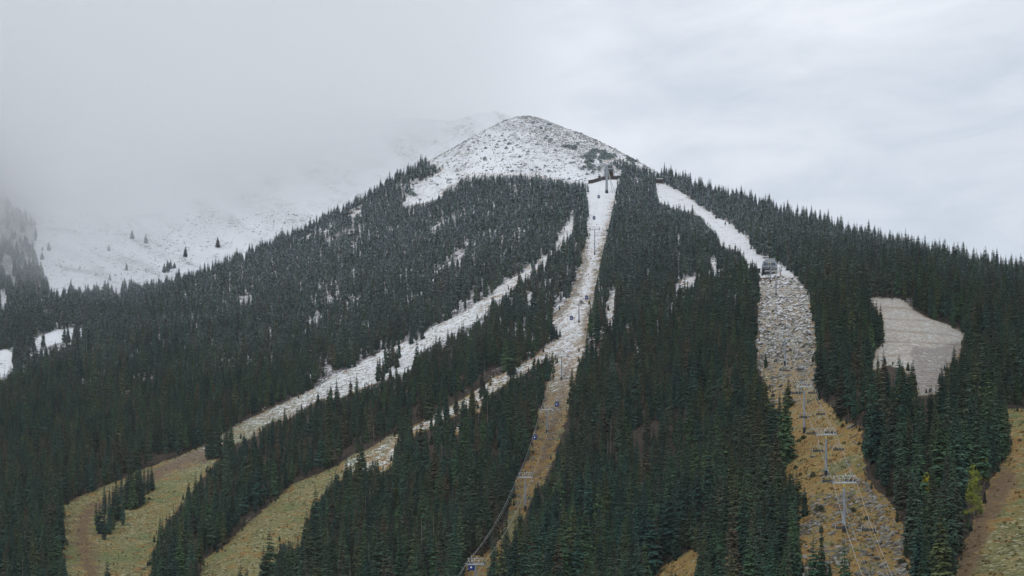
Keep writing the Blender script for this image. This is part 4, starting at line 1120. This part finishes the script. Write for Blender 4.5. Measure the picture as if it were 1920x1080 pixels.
hut(1233, 341.5, 8.5, 5, 1.8, 'long low hut with a snowy flat roof at the top of the right run', WOODD, SNOWM, False, 0, 'hut', .35)
hut(1419, 512, 4.0, 3, 2.2, 'small dark cabin with green roof left of the chairlift top station', WOODD, mat('green_roof', (.015, .05, .045)), False)

# ------------------------------------------------------------------ chairlift top station (rounded shell)
ps = P3(1443, 514.5); sW = 30 * ps.y / F; sH = 26 * ps.y / F
root = empty('chairlift_station', ps + Vector((0, 1, 0)), rzc); tag(root, 'rounded grey chairlift top station with open glazed front above the scree', 'station')
def arch(W, H_, n=16, flat=.25):
    o = []
    for k in range(n + 1):
        t_ = math.pi * k / n; cx, sx = math.cos(t_), math.sin(t_)
        x = W / 2 * math.copysign(abs(cx) ** .55, cx); z = H_ * abs(sx) ** .62; o.append((x, z))
    return o
outer = arch(sW, sH); inner = [(x * .92, z * .93) for x, z in outer]
mb = MB(); n_ = len(outer)
for y0, y1 in ((-4, 11),):
    for k in range(n_ - 1):
        a, b, c, d = outer[k], outer[k + 1], inner[k + 1], inner[k]
        mb.face([(a[0], y0, a[1]), (a[0], y1, a[1]), (b[0], y1, b[1]), (b[0], y0, b[1])]); mb.face([(d[0], y0, d[1]), (c[0], y0, c[1]), (c[0], y1, c[1]), (d[0], y1, d[1])])
        mb.face([(a[0], y0, a[1]), (b[0], y0, b[1]), (c[0], y0, c[1]), (d[0], y0, d[1])]); mb.face([(a[0], y1, a[1]), (d[0], y1, d[1]), (c[0], y1, c[1]), (b[0], y1, b[1])])
mb.build('shell', SHELL, root)
mb = MB(); mb.prism([(x * .9, z * .9) for x, z in outer], 8, 8.3); mb.build('back_panel', DARKM, root)
mb = MB()
for x in (-.22, .22): mb.box((x * sW, -4.1, sH * .70), (sW * .26, .18, sH * .26))
mb.build('window', GLASS, root)
mb = MB()
for z in (.50, .86): mb.box((0, -4.15, sH * z), (sW * .82, .35, .35))
for x in (-.37, -.07, .07, .37): mb.box((x * sW, -4.2, sH * .64), (.22, .25, sH * .48))
mb.build('window_frame', GALVL, root)
mb = MB()
for x, z, w_ in ((-.20, .40, .30), (-.12, .20, .34), (.20, .42, .26), (.22, .16, .26)): mb.box((x * sW, -2.0, sH * z), (sW * w_, 3, .42))
mb.build('platform', GALVL, root)
mb = MB()
for x in (-.27, 0, .27): mb.box((x * sW, 2, sH * .25), (.4, .4, sH * .5))
mb.build('support', GALV, root)
mb = MB(); mb.tube((-sW * .3, -4.3, sH * 1.0), (sW * .34, -4.3, sH * 1.06), .16, .16, 6); mb.tube((-sW * .26, -4.3, sH * .86), (-sW * .3, -4.3, sH), .12, .12, 6); mb.tube((sW * .26, -4.3, sH * .86), (sW * .34, -4.3, sH * 1.06), .12, .12, 6)
mb.build('roof_rail', GALVL, root)
pm = P3(1463, 518); root = empty('service_mast', pm, 0); tag(root, 'small mast with a rusty foot right of the chairlift top station', 'mast')
mb = MB(); mb.tube((0, 0, -.5), (0, 0, 3.2), .32, .28, 8); mb.build('post', RUST, root)
mb = MB(); mb.box((0, 0, 4.2), (1.7, 1.2, 2.2)); mb.build('cabinet', GALVL, root)
mb = MB(); mb.tube((.2, 0, 5.3), (.2, 0, 7.6), .07, .05, 6); mb.tube((-.5, 0, 6.3), (.6, 0, 6.3), .05, .05, 5); mb.build('antenna', GALV, root)
mb = MB(); mb.box((0, 0, -1.0), (13, 3.2, 3.4)); o = mb.build('loading_ramp', mat('ramp_earth', (.13, .09, .06), .9, noise=.4, nscale=.8)); o.location = P3(1443, 524); o.rotation_euler = (0, 0, rzc)
tag(o, 'brown earth ramp under the rounded chairlift top station', 'ramp')

# ------------------------------------------------------------------ air: even haze in one closed box, and the cloud bank over the far mountain
def volume_box(name, lo, hi, build):
    mb = MB(); mb.box([(a + b) / 2 for a, b in zip(lo, hi)], [b - a for a, b in zip(lo, hi)])
    m = bpy.data.materials.new(name); m.use_nodes = True; t = m.node_tree; t.nodes.clear()
    out = N(t, 'ShaderNodeOutputMaterial'); pv = N(t, 'ShaderNodeVolumePrincipled'); L(t, pv.outputs[0], out.inputs['Volume']); build(m, t, pv)
    o = mb.build(name, m); tag(o, kind='stuff'); return o
def hz(m, t, pv):
    pv.inputs['Color'].default_value = (.90, .94, 1.0, 1); pv.inputs['Density'].default_value = .00004
    pv.inputs['Anisotropy'].default_value = 0.0
hzb = volume_box('haze', (-1600, -60, -19), (1600, 3800, 1050), hz)
tag(hzb, 'faint pale haze in the mountain air', 'haze')
CLOUD = True
def cl(m, t, pv):
    g = N(t, 'ShaderNodeTexCoord'); P = g.outputs['Object']
    sp = N(t, 'ShaderNodeSeparateXYZ'); L(t, P, sp.inputs[0]); x, y, z = sp.outputs
    n1 = noise_at(t, P, .0042, 4, .55, 13, .4)
    base = mathn(t, 'ADD', 548.0, mathn(t, 'MULTIPLY', mathn(t, 'ADD', x, 386.0), .37))
    base = mathn(t, 'ADD', base, mathn(t, 'MULTIPLY', mathn(t, 'SUBTRACT', n1, .5), 190.0))
    hgt = ramp01(t, mathn(t, 'SUBTRACT', z, base), -60.0, 120.0)
    side = ramp01(t, x, 150.0, -260.0)
    d = mathn(t, 'MULTIPLY', hgt, side)
    # a wisp hanging over the left side of the valley
    wx = mathn(t, 'DIVIDE', mathn(t, 'ADD', x, 500.0), 150.0); wy = mathn(t, 'DIVIDE', mathn(t, 'SUBTRACT', y, 1620.0), 150.0); wz = mathn(t, 'DIVIDE', mathn(t, 'SUBTRACT', z, 415.0), 95.0)
    rr = mathn(t, 'ADD', mathn(t, 'ADD', mathn(t, 'MULTIPLY', wx, wx), mathn(t, 'MULTIPLY', wy, wy)), mathn(t, 'MULTIPLY', wz, wz))
    wisp = mathn(t, 'MULTIPLY', ramp01(t, rr, 1.5, .0), .60)
    d = mathn(t, 'MULTIPLY', mathn(t, 'MAXIMUM', d, wisp), .0066)
    L(t, d, pv.inputs['Density'])
    pv.inputs['Color'].default_value = (1.0, 1.0, 1.0, 1); pv.inputs['Anisotropy'].default_value = 0.90
    m.cycles.homogeneous_volume = False
    m.cycles.volume_step_rate = 1.0
if CLOUD:
    cb_ = volume_box('cloud_bank', (-1500, 1440, 260), (140, 2900, 1040), cl)
    tag(cb_, 'pale cloud bank swallowing the far mountain on the left', 'cloud')
SC.cycles.volume_max_steps = 256
